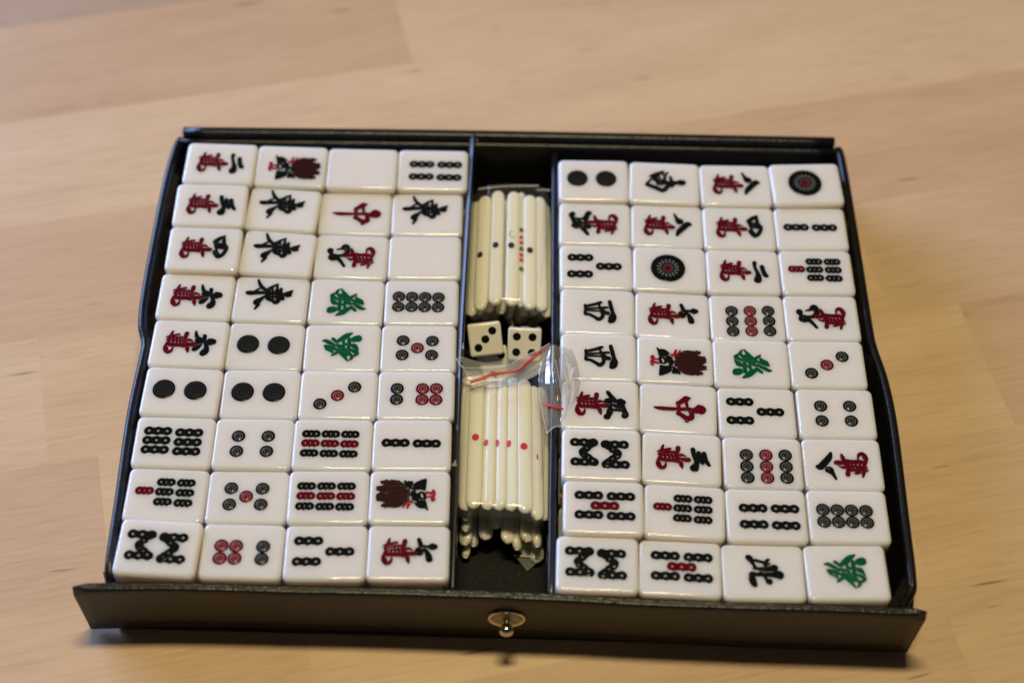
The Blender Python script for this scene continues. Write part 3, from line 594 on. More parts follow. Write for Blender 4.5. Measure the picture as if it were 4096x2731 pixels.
# back wall with its rolled, stitched rim, and the stub of the lid hinge standing behind it
pb = [(-4.2, 26.6, 1), (60, 28.0, 1), (120, 29.0, 1), (180, 29.6, 1), (244.4, 30.2, 1)]
pb = smooth_path(pb, 5)
V, F = wall_sweep(pb, [(-o, z) for o, z in round_prof(2.6, 30.0, 1.3)])
V = [(x, y, z) for x, y, z in V]
link("back_wall", to_mesh("back_wall", V, F, 'leather'), case)
ph = smooth_path([(-2.9, 26.8, 1), (60, 28.2, 1), (120, 29.2, 1), (180, 29.8, 1), (242.3, 30.4, 1)], 5)
V, F = wall_sweep(ph, round_prof(3.4, 32.4, 0.8))
link("hinge_flap", to_mesh("hinge_flap", V, F, 'leather'), case)
# stitches along the back rim
V, F = [], []
for i in range(118):
    x = -2 + i * 2.08
    t = (x + 4) / 248
    y = 26.2 + 5.0 * t - 1.6 * t * t
    b = len(V)
    for dx, dz in ((-0.62, 0), (-0.3, 0.34), (0.3, 0.34), (0.62, 0)):
        for dy in (-0.26, 0.26):
            V.append((x + dx, y + dy - 0.7, 29.95 + dz))
    for k in range(3):
        F.append((b + 2 * k, b + 2 * k + 2, b + 2 * k + 3, b + 2 * k + 1))
# front wall: a loose panel that stands upright and overhangs the sides
N = 64
xs = [-11.6 + (253.2 + 11.6) * i / N for i in range(N + 1)]


def front_y(x):
    t = (x + 11.6) / 265.6
    k = [-166.3, -165.4, -164.9, -164.9, -165.1, -165.2, -165.5, -166.2, -166.7, -167.0, -167.2]
    i = min(9, max(0, int(t * 10)))
    f = t * 10 - i
    return k[i] * (1 - f) + k[i + 1] * f + 0.12 * math.sin(x * 0.09) - 0.4 * math.exp(-((x - 160) / 18) ** 2)


def front_top(x):
    return 32.6 + 0.25 * math.sin(x * 0.06 + 1) + 0.3 * math.exp(-((x - 117) / 5) ** 2)


def front_bot(x):
    return 2.2 + 0.35 * math.sin(x * 0.05) + 0.5 * math.exp(-((x - 165) / 25) ** 2)


V, F = [], []
for x in xs:
    t = (x + 11.6) / 265.6
    yo, zt, zb = front_y(x), front_top(x), front_bot(x)
    edge = min(1.0, min(x + 11.6, 253.2 - x) / 4.0 + 0.25)
    pinch = (1 - edge) * 1.2
    prof = [(yo + 3.4, zb), (yo + 2.7, zb + 0.0), (yo + 2.35, zb + 6), (yo + 1.4, zb + 16), (yo + 0.25, zt - 3.0), (yo + 0.05 + pinch, zt - 1.1), (yo + 0.45 + pinch, zt - 0.25), (yo + 1.1, zt),
            (yo + 1.75, zt - 0.32), (yo + 2.3 - pinch, zt - 0.02), (yo + 3.0 - pinch, zt - 0.35), (yo + 3.3 - pinch, zt - 1.2), (yo + 3.2, zt - 4), (yo + 4.4, zb + 8), (yo + 4.9, zb)]
    for y, z in prof:
        V.append((x, y, z))
n = len(prof)
for i in range(N):
    for k in range(n):
        q, r = i * n + k, i * n + (k + 1) % n
        F.append((q, r, r + n, q + n))
F.append(tuple(reversed(range(n))))
F.append(tuple(range(N * n, N * n + n)))
front_me = to_mesh("front_wall", V, F, ['panel', 'rim'], [0 if (i % n) in (1, 2, 3, 4) else 1 for i in range(N * n)] + [1, 1])
front = link("front_wall", front_me, case)
# folded corner pieces joining the front panel to the sides
for pts in ([(248.4, -150.5, 28.5), (251.6, -155, 28.5), (251.2, -160.5, 25.0), (247.0, -163.4, 23.0), (240.5, -163.2, 24.5), (243.5, -160.2, 27.0)],
            [(-4.6, -156, 27.5), (-3.4, -159.5, 26.0), (1.0, -162.0, 22.5), (5.5, -162.1, 23.0), (2.0, -160.6, 25), (-1.8, -157.5, 27)]):
    V = [tuple(p) for p in pts] + [(p[0], p[1], 2.0) for p in pts]
    F = [tuple(range(6))] + [(i, (i + 1) % 6, (i + 1) % 6 + 6, i + 6) for i in range(6)] + [tuple(reversed(range(6, 12)))]
    bm = bmesh.new()
    vs = [bm.verts.new(v) for v in V]
    for f in F:
        bm.faces.new([vs[i] for i in f])
    bmesh.ops.bevel(bm, geom=[e for e in bm.edges if min(v.co.z for v in e.verts) > 10], offset=0.7, segments=2, affect='EDGES')
    link("corner_gusset", bm_mesh("corner_gusset", bm, 'leather'), case)
# base board with felt-like lining
link("base_board", bm_mesh("base_board", box_bm(-3.5, 249.5, -162.5, 28.0, 0.3, 2.0, 0.3, 1), 'felt'), case)
# two upright dividers that make the narrow middle tray
for pth, th, hh in (([(106.9, 27.2, .9), (106.9, 22, 1), (106.1, -60, 1), (106.35, -126, .95), (106.5, -157, .88), (106.5, -160.5, 0.82)], 2.4, 33.6),
                    ([(138.4, 27.2, 1), (138.8, -60, 1), (138.5, -120, 1), (138.3, -157, 1), (138.2, -160.5, 0.93)], 2.7, 28.2)):
    prof = [(-o, z) for o, z in round_prof(th, hh, 0.9, base=1.9)]
    if hh > 30:   # the taller board has its top edge sloped to reflect the window light
        prof = [(th, 1.9), (0, 1.9), (0, hh - 1.2), (0.1, hh - 0.25), (0.45, hh), (0.9, hh - 0.1), (th - 0.5, hh - 1.15), (th - 0.1, hh - 1.7), (th, hh - 2.4)][::-1]
    V, F = wall_sweep(smooth_path(pth, 5), prof)
    link("divider", to_mesh("divider", V, F, 'edge' if hh > 30 else 'leather'), case)
for x, y, z in STICKS['scuff']:
    V, F = [], []
    ang = [2 * math.pi * i / 11 for i in range(11)]
    for a in ang:
        r = 0.95 + 0.35 * math.sin(3 * a + x) + 0.2 * math.sin(7 * a)
        V.append((x + 0.5 + r * math.cos(a) * 0.8, y + r * math.sin(a) * 1.25, z - 0.35 + 0.45 * r * math.cos(a)))
    V.append((x + 0.5, y, z - 0.1))
    F = [(i, (i + 1) % 11, 11) for i in range(11)]
    link("scuff", to_mesh("scuff", V, F, 'scuff'), case)
# press stud on the front panel
sx, sy_, sz = STICKS['stud'][0]
sz += 1.4
fy = front_y(sx) + 0.95
stud_me = rings_mesh("stud_plate", [(5.9, -0.3, 0), (6.15, 0.25, 0), (5.9, 0.75, 0), (5.2, 0.8, 0), (4.9, 0.35, 1), (3.4, 0.5, 1), (2.6, 1.0, 1), (1.6, 1.2, 1)], ['metal', 'brass'], 40)
stud = link("press_stud", stud_me, front, (sx, fy, sz), (math.radians(94), 0, 0))
kp = [(1.9, 0.6, 0), (1.65, 2.2, 0), (1.75, 3.0, 0), (2.3, 3.7, 0), (2.45, 4.4, 0), (2.2, 5.2, 0), (1.5, 5.8, 0), (0.6, 6.1, 0)]
knob = link("knob", rings_mesh("knob", kp, ['metal'], 28), stud, (0, 0, 0))

# ---------------------------------------------------------------- tiles
TW, TD, TH, SPLIT = 25.93, 19.97, 16.0, 5.2


def tile_meshes():
    res = []
    for top in (True, False):
        bm = box_bm(-TW / 2, TW / 2, -TD / 2, TD / 2, -TH, 0)
        bmesh.ops.bevel(bm, geom=[e for e in bm.edges if abs(e.verts[0].co.z - e.verts[1].co.z) > 1], offset=2.1, segments=5, profile=0.5, affect='EDGES')
        rim = [e for e in bm.edges if abs(e.verts[0].co.z - e.verts[1].co.z) < 0.01 and (abs(e.verts[0].co.z) < 0.01 or abs(e.verts[0].co.z + TH) < 0.01)]
        bmesh.ops.bevel(bm, geom=rim, offset=1.25, segments=5, profile=0.5, affect='EDGES')
        bmesh.ops.bisect_plane(bm, geom=bm.verts[:] + bm.edges[:] + bm.faces[:], plane_co=(0, 0, -TH + SPLIT), plane_no=(0, 0, 1), clear_inner=top, clear_outer=not top)
        e = [x for x in bm.edges if x.is_boundary]
        bmesh.ops.contextual_create(bm, geom=e)
        res.append(bm_mesh("tile_body" if top else "tile_back", bm, 'cream' if top else 'orange'))
    return res


BODY, BACK = tile_meshes()


def circle_mesh(name, r, col):
    w = 'pale_grey' if col == 'black' else 'pale_red'
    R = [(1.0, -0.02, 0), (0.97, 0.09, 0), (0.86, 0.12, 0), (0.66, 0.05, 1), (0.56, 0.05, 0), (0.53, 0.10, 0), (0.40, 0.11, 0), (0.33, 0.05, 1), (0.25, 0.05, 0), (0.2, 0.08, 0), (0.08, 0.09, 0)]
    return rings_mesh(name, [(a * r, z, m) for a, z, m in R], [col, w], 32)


def big_circle_mesh(name, r):
    R = [(1.0, -0.02, 0), (0.98, 0.08, 0), (0.90, 0.12, 0), (0.80, 0.10, 1), (0.74, 0.08, 0), (0.60, 0.04, 1), (0.55, 0.10, 0), (0.50, 0.10, 0), (0.42, 0.04, 1), (0.37, 0.06, 0), (0.33, 0.10, 0), (0.26, 0.10, 0), (0.20, 0.04, 1), (0.14, 0.09, 0), (0.05, 0.09, 0)]
    return rings_mesh(name, [(a * r, z, m) for a, z, m in R], ['black', 'ridge'], 40)


def bamboo_mesh(name, length, bead, col, hole=True):
    """three linked rings in a row"""
    w = 'pale_grey' if col == 'black' else 'pale_red'
    V, F, MI = [], [], []
    rb = bead / 2
    span = (length - bead) / 2
    for i in (-1, 0, 1):
        b = len(V)
        n = 16
        w = 'bead_black' if col == 'black' else 'pale_red'
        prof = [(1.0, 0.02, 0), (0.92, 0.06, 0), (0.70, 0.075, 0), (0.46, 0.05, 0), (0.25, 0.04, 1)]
        for r, z, m in prof:
            for k in range(n):
                a = 2 * math.pi * k / n
                V.append((i * span + r * rb * math.cos(a), r * rb * math.sin(a), z + 0.004 * i))
        for q in range(len(prof) - 1):
            for k in range(n):
                a0, b0 = b + q * n + k, b + q * n + (k + 1) % n
                F.append((a0, b0, b0 + n, a0 + n))
                MI.append(0)
        F.append(tuple(b + (len(prof) - 1) * n + k for k in range(n)))
        MI.append(1)
    # the link bar
    h = rb * 0.78
    for x0, x1 in ((-span, 0), (0, span)):
        b = len(V)
        for x in (x0, x1):
            for y, z in ((-h, 0.02), (-h * 0.8, 0.055), (0, 0.045), (h * 0.8, 0.055), (h, 0.02)):
                xx = x0 + 0.5 * rb if x == x0 else x1 - 0.5 * rb
                V.append((xx, y, z))
        for k in range(4):
            F.append((b + k, b + k + 5, b + k + 6, b + k + 1))
            MI.append(0)
    return to_mesh(name, V, F, [col, w], MI)


ME = {}
for col in ('black', 'red'):
    ME['circle', col] = circle_mesh("circle", 2.28, col)
    ME['stick', col] = bamboo_mesh("bamboo_stick", 9.35, 3.4, col)
    ME['short', col] = bamboo_mesh("bamboo_stick", 6.2, 3.1, col)
ME['disc'] = big_circle_mesh("disc", 3.85)
R1 = [(1.0, -0.02, 0), (0.98, 0.1, 0), (0.9, 0.13, 0), (0.78, 0.05, 0), (0.74, 0.1, 0), (0.30, 0.1, 0), (0.27, 0.09, 1), (0.245, 0.06, 2), (0.15, 0.04, 2)]
ME['wheel'] = rings_mesh("wheel", [(a * 6.15, z, m) for a, z, m in R1], ['black', 'pale_grey', 'red'], 48)
V, F = [], []
for i in range(16):
    a = 2 * math.pi * (i + 0.5) / 16
    c, s = math.cos(a), math.sin(a)
    b = len(V)
    for r, w in ((2.35, 0.16), (3.4, 0.30), (3.95, 0.24)):
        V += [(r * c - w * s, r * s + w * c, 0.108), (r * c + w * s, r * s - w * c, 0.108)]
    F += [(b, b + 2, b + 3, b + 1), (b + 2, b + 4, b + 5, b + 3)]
ME['spokes'] = to_mesh("spokes", V, F, 'pale_grey')
GM = {}
for gname, st in GLYPHS.items():
    col = {'wan': 'red', 'centre': 'red', 'fortune': 'green', 'bird_feet': 'crimson', 'bird_crest': 'crimson', 'bird_tail': 'brown'}.get(gname, 'black')
    nm = {'bird_feet': 'bird_feet', 'bird_crest': 'bird_crest', 'bird_tail': 'bird_tail', 'bird_wing': 'bird_body'}.get(gname, 'character')
    GM[gname] = strokes_mesh(nm, st, col, 0.0, 0.15 if gname in ('bird_tail', 'bird_wing', 'east', 'south') else 0.8)


def marks(face, t, flip):
    """children of tile t that carry the engraved marks; t's origin is the centre of the top face"""
    rz = math.pi if flip else 0.0

    def put(name, me, x=0, y=0, r=0.0):
        if flip:
            x, y = -x, -y
        return link(name, me, t, (x, y, 0.0), (0, 0, r + rz))

    if face == 'blank':
        return
    if face in ('two', 'three', 'four', 'five', 'six', 'seven', 'eight', 'nine'):
        put("character", GM['wan'])
        put("numeral", GM[face])
    elif face == 'bird':
        for k, nm in (('bird_tail', 'tail'), ('bird_wing', 'bird_body'), ('bird_crest', 'crest'), ('bird_feet', 'feet')):
            put(nm, GM[k])
    elif face in GM:
        put("character", GM[face])
    elif face == 'p1':
        w = put("wheel", ME['wheel'], *PATTERNS['p1'][0])
        link("spokes", ME['spokes'], w)
    elif face == 'p2':
        for x, y in PATTERNS['p2']:
            put("disc", ME['disc'], x, y)
    elif face[0] == 'p':
        reds = {'p3': [1], 'p5': [4], 'p6': [2, 3, 4, 5], 'p9': [6, 7, 8]}.get(face, [])
        for i, (x, y) in enumerate(PATTERNS[face]):
            put("circle", ME['circle', 'red' if i in reds else 'black'], x, y)
    elif face == 's8':
        P = PATTERNS['s8']
        for x, y in P[:4]:
            put("bamboo_stick", ME['stick', 'black'], x, y)
        for a, b in ((4, 5), (6, 7), (8, 9), (10, 11)):
            (x0, y0), (x1, y1) = P[a], P[b]
            o = put("bamboo_stick", ME['short', 'black'], (x0 + x1) / 2, (y0 + y1) / 2, math.atan2(y1 - y0, x1 - x0))
            o.location.z += 0.012 * MM
            L = math.hypot(x1 - x0, y1 - y0) + 2.4
            o.scale = (min(1.15, L / 6.25), 0.92, 1)
    elif face[0] == 's':
        kind = 'short' if face in ('s7', 's9') else 'stick'
        reds = {'s5': [4], 's7': [6], 's9': [6, 7, 8]}.get(face, [])
        for i, (x, y) in enumerate(PATTERNS[face]):
            put("bamboo_stick", ME[kind, 'red' if i in reds else 'black'], x, y)


FACES = {
    'L': [['two', 'bird', 'blank', 's4'], ['three', 'east', 'centre', 'east'], ['four', 'east', '-nine', 'blank'], ['six', 'east', 'fortune', 'p8'],
          ['six', 'p2', '-fortune', 'p5'], ['p2', 'p2', 'p3', 'p6'], ['s6', 'p4', 's9', 's2'], ['s7', 'p5', 's9', '-bird'], ['s8', '-p6', 's3', 'seven']],
    'R': [['p2', 'south', 'eight', 'p1'], ['-five', 'eight', 'four', 's2'], ['s3', 'p1', 'two', 's7'], ['west', 'seven', 'p9', '-nine'],
          ['west', 'bird', 'fortune', 'p3'], ['five', 'centre', 's3', 'p4'], ['s8', 'three', 'p9', '-eight'], ['s5', 's7', 's4', 'p8'], ['s8', 's5', 'north', '-fortune']]}
DESC = {'two': 'red character and two black strokes', 'three': 'red character and three black strokes', 'four': 'red character and boxy black numeral',
        'five': 'red character and tangled black numeral', 'six': 'red character and four-limbed black numeral', 'seven': 'red character and three-armed black numeral',
        'eight': 'red character and two splayed black strokes', 'nine': 'red character and hooked black numeral', 'bird': 'brown-tailed bird',
        'blank': 'blank face', 'east': 'spear-headed black character', 'centre': 'slim red character', 'fortune': 'green character', 'south': 'round-headed black character',
        'west': 'funnel-shaped black character', 'north': 'spiky two-part black character', 'p1': 'one big black wheel', 'p2': 'two big black discs', 'p3': 'three diagonal circles',
        'p4': 'four black circles', 'p5': 'five circles', 'p6': 'two black and four red circles', 'p8': 'eight black circles', 'p9': 'nine circles in three columns',
        's2': 'two bamboo sticks', 's3': 'three bamboo sticks', 's4': 'four bamboo sticks', 's5': 'five bamboo sticks', 's6': 'six bamboo sticks',
        's7': 'seven bamboo sticks', 's8': 'eight bamboo sticks', 's9': 'nine bamboo sticks'}
ROWN = ['back row', 'second row', 'third row', 'fourth row', 'fifth row', 'sixth row', 'seventh row', 'eighth row', 'front row']
COLN = {('L', 0): 'leftmost column', ('L', 1): 'second column', ('L', 2): 'third column', ('L', 3): 'column left of sticks',
        ('R', 0): 'column right of sticks', ('R', 1): 'third-last column', ('R', 2): 'second-last column', ('R', 3): 'rightmost column'}
for b in 'LR':
    for r in range(9):
        for c in range(4):
            x, y, th, z = TILE_POS[b, r + 1, c + 1]
            face = FACES[b][r][c]
            flip = face.startswith('-')
            face = face.lstrip('-')
            lab = f"tile with {DESC[face]}, {ROWN[r]}, {COLN[b, c]}"
            z += rng.uniform(-0.05, 0.05)
            t = thing("mahjong_tile", lab, "mahjong tile", (x, y, z),
                      (rng.uniform(-.009, .009), rng.uniform(-.009, .009), th), "white tiles lying face up in the case", BODY)
            link("tile_back", BACK, t)
            marks(face, t, flip)
            # the tile under it, in the lower layer
            lx = (0 if b == 'L' else 138.6) + 13 + 26.0 * c + rng.uniform(-.3, .3)
            ly = -20.0 * r + 10 - 0.5 + (-1.5 if b == 'R' else 0) + rng.uniform(-.2, .2)
            u = thing("mahjong_tile", "plain white tile hidden in the lower layer beneath the tiles that show", "mahjong tile",
                      (lx + (0.9 if b == 'R' else -1.1), ly, 17.7), (0, 0, rng.uniform(-.008, .008)), "white tiles of the hidden lower layer", BODY)
            link("tile_back", BACK, u)
            if (b, r, c) == ('R', 7, 0):
                u['label'] = "cream sliver of a lower tile beside the right divider, under five bamboo sticks"
                u['group'] = "lower tiles peeping out"


# ---------------------------------------------------------------- counting sticks in the middle tray
def stick_mesh(L, w=5.2, h=2.9):
    V, F = [], []
    n = 14
    st = [(-L / 2, .04), (-L / 2 + .25, .42), (-L / 2 + .9, .72), (-L / 2 + 2.0, .92), (-L / 2 + 3.5, 1), (L / 2 - 3.5, 1), (L / 2 - 2.0, .92), (L / 2 - .9, .72), (L / 2 - .25, .42), (L / 2, .04)]
    for y, s in st:
        for k in range(n):
            a = 2 * math.pi * k / n
            ca, sa = math.cos(a), math.sin(a)
            ex = lambda v: math.copysign(abs(v) ** 0.75, v)
            V.append((w / 2 * s * ex(ca), y, h / 2 * (0.35 + 0.65 * s) * ex(sa)))
    for i in range(len(st) - 1):
        for k in range(n):
            q, r = i * n + k, i * n + (k + 1) % n
            F.append((q, r, r + n, q + n))
    F.append(tuple(range(n)))
    F.append(tuple(reversed(range((len(st) - 1) * n, len(st) * n))))
    return to_mesh("counting_stick", V, F, 'ivory')


SM = stick_mesh(52.5)


def place_stick(a, b, roll, label, group):
    a, b = Vector(a), Vector(b)
    d = (a - b).normalized()
    q = d.to_track_quat('Y', 'Z')
    rot = (q.to_matrix() @ Matrix.Rotation(math.radians(roll), 3, 'Y')).to_euler()
    m = (a + b) / 2
    return thing("counting_stick", label, "counting stick", (m.x, m.y, m.z - 1.45), rot, group, SM)


def spot(stick, name, x, y, mat, rx=0.62, ry=0.75):
    """a painted dot that follows the rounded top of a stick; x, y in case millimetres"""
    mw = Matrix.LocRotScale(stick.location, stick.rotation_euler, None)
    inv = mw.inverted()
    V = []
    n = 14
    for rr in (1.0, 0.5):
        for k in range(n):
            a = 2 * math.pi * k / n
            V.append((x + rx * rr * math.cos(a), y + ry * rr * math.sin(a)))
    V.append((x, y))
    out = []
    w, h = 2.6, 1.45
    for px, py in V:
        p = inv @ Vector((px * MM, py * MM, stick.location.z + 1.45 * MM))
        lx = max(-w * .97, min(w * .97, p.x / MM))
        lz = h * max(0.0, 1 - abs(lx / w) ** (2 / .75)) ** (.75 / 2)
        out.append((lx, p.y / MM, lz + 0.07))
    F = [(k, (k + 1) % n, n + (k + 1) % n, n + k) for k in range(n)] + [(n + k, n + (k + 1) % n, 2 * n) for k in range(n)]
    return link(name, to_mesh(name, out, F, mat), stick)


UL = ["ivory stick with black spot against the left divider, back bundle", "shiny ivory stick second from left divider in the back bundle",
      "wide ivory stick with black dot, left one atop the back bundle", "ivory stick with black dot and faint ring, middle of back bundle",
      "thin ivory stick with row of red and green dots in back bundle", "wide ivory stick with black dot, right one atop the back bundle",
      "narrow ivory stick second from right divider in the back bundle", "ivory stick touching the right divider in the back bundle"]
US = []
for i, (x0, y0, z0, x1, y1, z1, roll) in enumerate(STICKS['upper']):
    sh = 0.4 if i < 1 else (-0.9 if i == 7 else 0)
    US.append(place_stick((x0 + sh, y0, z0), (x1 + sh, y1, z1), roll, UL[i], "ivory counting sticks in the middle tray"))
for si, di in ((1, 0), (2, 1), (3, 2), (5, 3)):
    x, y, z = STICKS['bdots'][di]
    spot(US[si], "dot", x, y, 'dot_black', 1.15, 1.4)
inv = Matrix.LocRotScale(US[4].location, US[4].rotation_euler, None).inverted()
for key, mt, ry in (('gdots', 'dot_green', 1.0), ('rgdots', 'dot_red', 0.85)):
    dome = rings_mesh("dot", [(0.72, -0.2, 0), (0.70, 0.12, 0), (0.4, 0.25, 0)], [mt], 14)
    for x, y, z in STICKS[key]:
        o = link("dot", dome, US[4])
        o.matrix_local = inv @ Matrix.Translation(Vector((x + 0.1, y - 0.6, 28.75)) * MM) @ Matrix.Diagonal((1, ry * 1.3, 1, 1))
V, F = [], []
for k in range(15):
    a = math.radians(100 + 15 * k)
    for rr in (1.25, 1.6):
        V.append((rr * math.cos(a), rr * math.sin(a), 0))
ring = to_mesh("faint_ring", V, [(2 * k, 2 * k + 1, 2 * k + 3, 2 * k + 2) for k in range(14)], 'dot_grey')
link("faint_ring", ring, US[3], (-0.1, 5.2, 1.52))
FL = ["shiny ivory stick against the left divider in the zip bag", "wide ivory stick with round red dot at left in the zip bag",
      "ivory stick with half red dot, next to the wide left one", "ivory stick with red dot in the middle of the zip bag",
      "ivory stick with oval red dot, right of the middle in zip bag", "wide ivory stick with round red dot at right in zip bag",
      "ivory stick with dim red mark under wrinkled film at right", "ivory stick touching the right divider in the zip bag"]
FS = []
for i, (x0, y0, z0, x1, y1, z1, roll) in enumerate(STICKS['front']):
    sh = 0.4 if i == 0 else (-0.9 if i == 7 else 0)
    FS.append(place_stick((x0 + sh, y0, z0), (x1 + sh, y1, z1), roll, FL[i], "ivory counting sticks in the middle tray"))
for si, di in ((1, 0), (2, 1), (3, 2), (4, 3), (5, 4)):
    x, y, z = STICKS['rdots'][di]
    spot(FS[si], "dot", x, y, 'dot_red', 1.2 if si in (1, 5) else 0.95, 1.35)
x, y, z = STICKS['rdots'][4]
spot(FS[6], "dot", x + 4.6, y - 2.6, 'dot_red', 0.35, 1.2)
EL = ["ivory stick end high against left divider under zip bag", "second ivory stick end down along the left divider", "third ivory stick end down along the left divider",
      "lowest pointed ivory stick end by the left divider", "pointed ivory stick end in front of the left cluster", "broad ivory stick end in the left cluster near the gap",
      "dim ivory stick end just left of the dark gap", "dim ivory stick end just right of the dark gap", "long curved ivory stick end in the right cluster",
      "short ivory stick end high in the right cluster", "small round ivory stick end low in right cluster", "ivory stick end in the right cluster near divider",
      "pointed ivory stick end touching the right divider", "broad lowest ivory stick end of the right cluster"]
for i, (x, y, z) in enumerate(STICKS['ends']):
    x = min(max(x, 108.9), 132.6)
    left = i < 7
    roll = (-60, -65, -40, -75, 70, 10, 30, 20, 65, 30, 40, 70, 75, 10)[i]
    sp = rng.uniform(-1.0, 1.0)
    place_stick((x + sp, y + 49, max(z, 4.2) + 1), (x, y - 2.2, max(z, 4.2) + 1), roll, EL[i], "ivory counting sticks in the middle tray")
UE = ["ivory stick end low by left divider behind the die", "ivory stick end deepest behind the three-spot die", "ivory stick end between left divider and film fold",
      "upper ivory stick end under the left film edge", "broad ivory stick end under middle of film edge", "deep ivory stick end behind gap between dice",
      "dim ivory stick end above the four-spot die", "dim ivory stick end left above the four-spot die", "ivory stick end right above the four-spot die",
      "ivory stick end just behind the four-spot die", "ivory stick end in the dim hollow above the dice", "low ivory stick end straight above the gap between dice",
      "ivory stick end under left film edge beside the divider", "ivory stick end under right film edge near right divider", "ivory stick end under the film edge above four-spot die"]
for i, (x, y, z) in enumerate(STICKS['uends']):
    x = min(max(x, 108.9), 132.8)
    place_stick((x + rng.uniform(-.6, .6), y + 50, max(z, 4.2) + 1), (x, y - 2.0, max(z, 4.2) + 1), rng.uniform(-60, 60), UE[i], "ivory counting sticks in the middle tray")


# ---------------------------------------------------------------- dice
def die_mesh(s):
    bm = box_bm(-s / 2, s / 2, -s / 2, s / 2, -s / 2, s / 2, 1.0, 4)
    return bm_mesh("die_body", bm, 'die')


DS = 11.7
DM = die_mesh(DS)
PIPS = {1: [(0, 0)], 2: [(-1, -1), (1, 1)], 3: [(-1, -1), (0, 0), (1, 1)], 4: [(-1, -1), (1, -1), (-1, 1), (1, 1)], 5: [(-1, -1), (1, -1), (-1, 1), (1, 1), (0, 0)], 6: [(-1, -1), (-1, 0), (-1, 1), (1, -1), (1, 0), (1, 1)]}
pip_rings = [(1.42, -0.02, 0), (1.40, 0.05, 0), (1.25, 0.06, 0), (0.8, 0.035, 0), (0.3, 0.03, 0)]
PM = {c: rings_mesh("pip", pip_rings, [c], 20) for c in ('black', 'dot_red')}
PM1 = rings_mesh("pip", [(2.0, -0.02, 0), (1.95, 0.05, 0), (1.0, 0.04, 0)], ['dot_red'], 22)


def make_die(label, loc, facing, spin, faces):
    """faces: six values for +z, +y, +x, -x, -y, -z"""
    up = Vector(facing).normalized()
    q = up.to_track_quat('Z', 'Y')
    rot = (q.to_matrix() @ Matrix.Rotation(spin, 3, 'Z'))
    t = thing("die", label, "die", loc, rot.to_euler(), "white dice in the middle tray", DM)
    dirs = [Matrix.Identity(3), Matrix.Rotation(-math.pi / 2, 3, 'X'), Matrix.Rotation(math.pi / 2, 3, 'Y'), Matrix.Rotation(-math.pi / 2, 3, 'Y'), Matrix.Rotation(math.pi / 2, 3, 'X'), Matrix.Rotation(math.pi, 3, 'X')]
    for n, R in zip(faces, dirs):
        for px, py in PIPS[n]:
            p = R @ Vector((px * 2.72, py * 2.72, DS / 2))
            me = PM1 if n == 1 else PM['dot_red' if n == 4 and False else 'black']
            link("pip", me, t, p, R.to_euler())


CAMV = Vector(cam.location) / MM
D0, D1, D2 = [Vector(p) for p in STICKS['dice']]
face0 = (CAMV - D0).normalized()


def world_spin(facing, want_x):
    """spin so that the die's local x shows along want_x as seen from its facing side"""
    up = Vector(facing).normalized()
    m = up.to_track_quat('Z', 'Y').to_matrix()
    v = m.inverted() @ Vector(want_x)
    return math.atan2(v.y, v.x)


f0 = face0 + Vector((0.02, -0.02, 0.0))
f1 = face0 + Vector((-0.03, -0.05, -0.04))
make_die("white die showing three black spots, beside the left divider", D0 + Vector((0.3, 0, 0)) - face0 * 3, f0, world_spin(f0, (1, 0.10, 0.10)), [3, 1, 5, 2, 6, 4])
make_die("white die showing four black spots, beside the right divider", D1 - face0 * 3, f1, world_spin(f1, (1, -0.01, -0.01)), [4, 6, 2, 5, 1, 3])
f2 = Vector((0.10, -0.45, 1.0))
make_die("third white die half hidden below the other two dice", D2 + Vector((0.4, -3.4, -1.9)), f2, 0.25, [2, 3, 6, 1, 4, 5])


# ---------------------------------------------------------------- plastic bags
def loft(name, curves, nu, nv, mat, wr=0.0, seed=0.0, freq=0.16):
    """smooth surface through a list of 3D polylines, crumpled by wr millimetres"""
    C = []
    for c in curves:
        s = catmull(c, 12)
        C.append([s[round(i * (len(s) - 1) / nu)] for i in range(nu + 1)])
    rows = []
    for i in range(nu + 1):
        col = [c[i] for c in C]
        s = catmull(col, 10)
        rows.append([s[round(j * (len(s) - 1) / nv)] for j in range(nv + 1)])
    V, F = [], []
    for i in range(nu + 1):
        for j in range(nv + 1):
            x, y, z = rows[i][j]
            if wr:
                p = Vector((x * freq + seed, y * freq * 0.55, z * freq))
                z += wr * (noise.noise(p) + 0.6 * abs(noise.noise(p * 2.3)) - 0.2)
                x += 0.5 * wr * noise.noise(p * 1.7 + Vector((9, 2, 4)))
            V.append((x, y, z))
    for i in range(nu):
        for j in range(nv):
            q = i * (nv + 1) + j
            F.append((q, q + 1, q + nv + 2, q + nv + 1))
    return to_mesh(name, V, F, mat)


def arch_film(name, sticks, y0, y1, mat, seed, skew=0.0, gap=0.9):
    """film stretched over a bundle: follows the tops of the sticks"""
    pts = sorted(((s[0] + s[3]) / 2, s[2], (s[3] - s[0])) for s in sticks)
    xs_ = [p[0] for p in pts]
    zs_ = [p[1] for p in pts]
    A = [[xs_[0] - 1.9, 0, zs_[0] - 4.5]] + [[x, 0, z + gap] for x, z in zip(xs_, zs_)] + [[xs_[-1] + 1.2, 0, zs_[-1] - 4.5]]
    S = catmull(A, 5)
    V, F = [], []
    nv = 30
    for i, (x, _, z) in enumerate(S):
        t = i / (len(S) - 1)
        for j in range(nv + 1):
            v = j / nv
            y = y0 + (y1 - y0) * v + skew * t * v
            e = max(0.0, (v - 0.93) / 0.07)
            p = Vector((x * 0.3 + seed, y * 0.05, 0))
            V.append((x + 0.012 * (y - y0), y, z - 2.2 * e * e + 0.35 * noise.noise(p * 1.5)))
    for i in range(len(S) - 1):
        for j in range(nv):
            q = i * (nv + 1) + j
            F.append((q, q + 1, q + nv + 2, q + nv + 1))
    return to_mesh(name, V, F, mat)


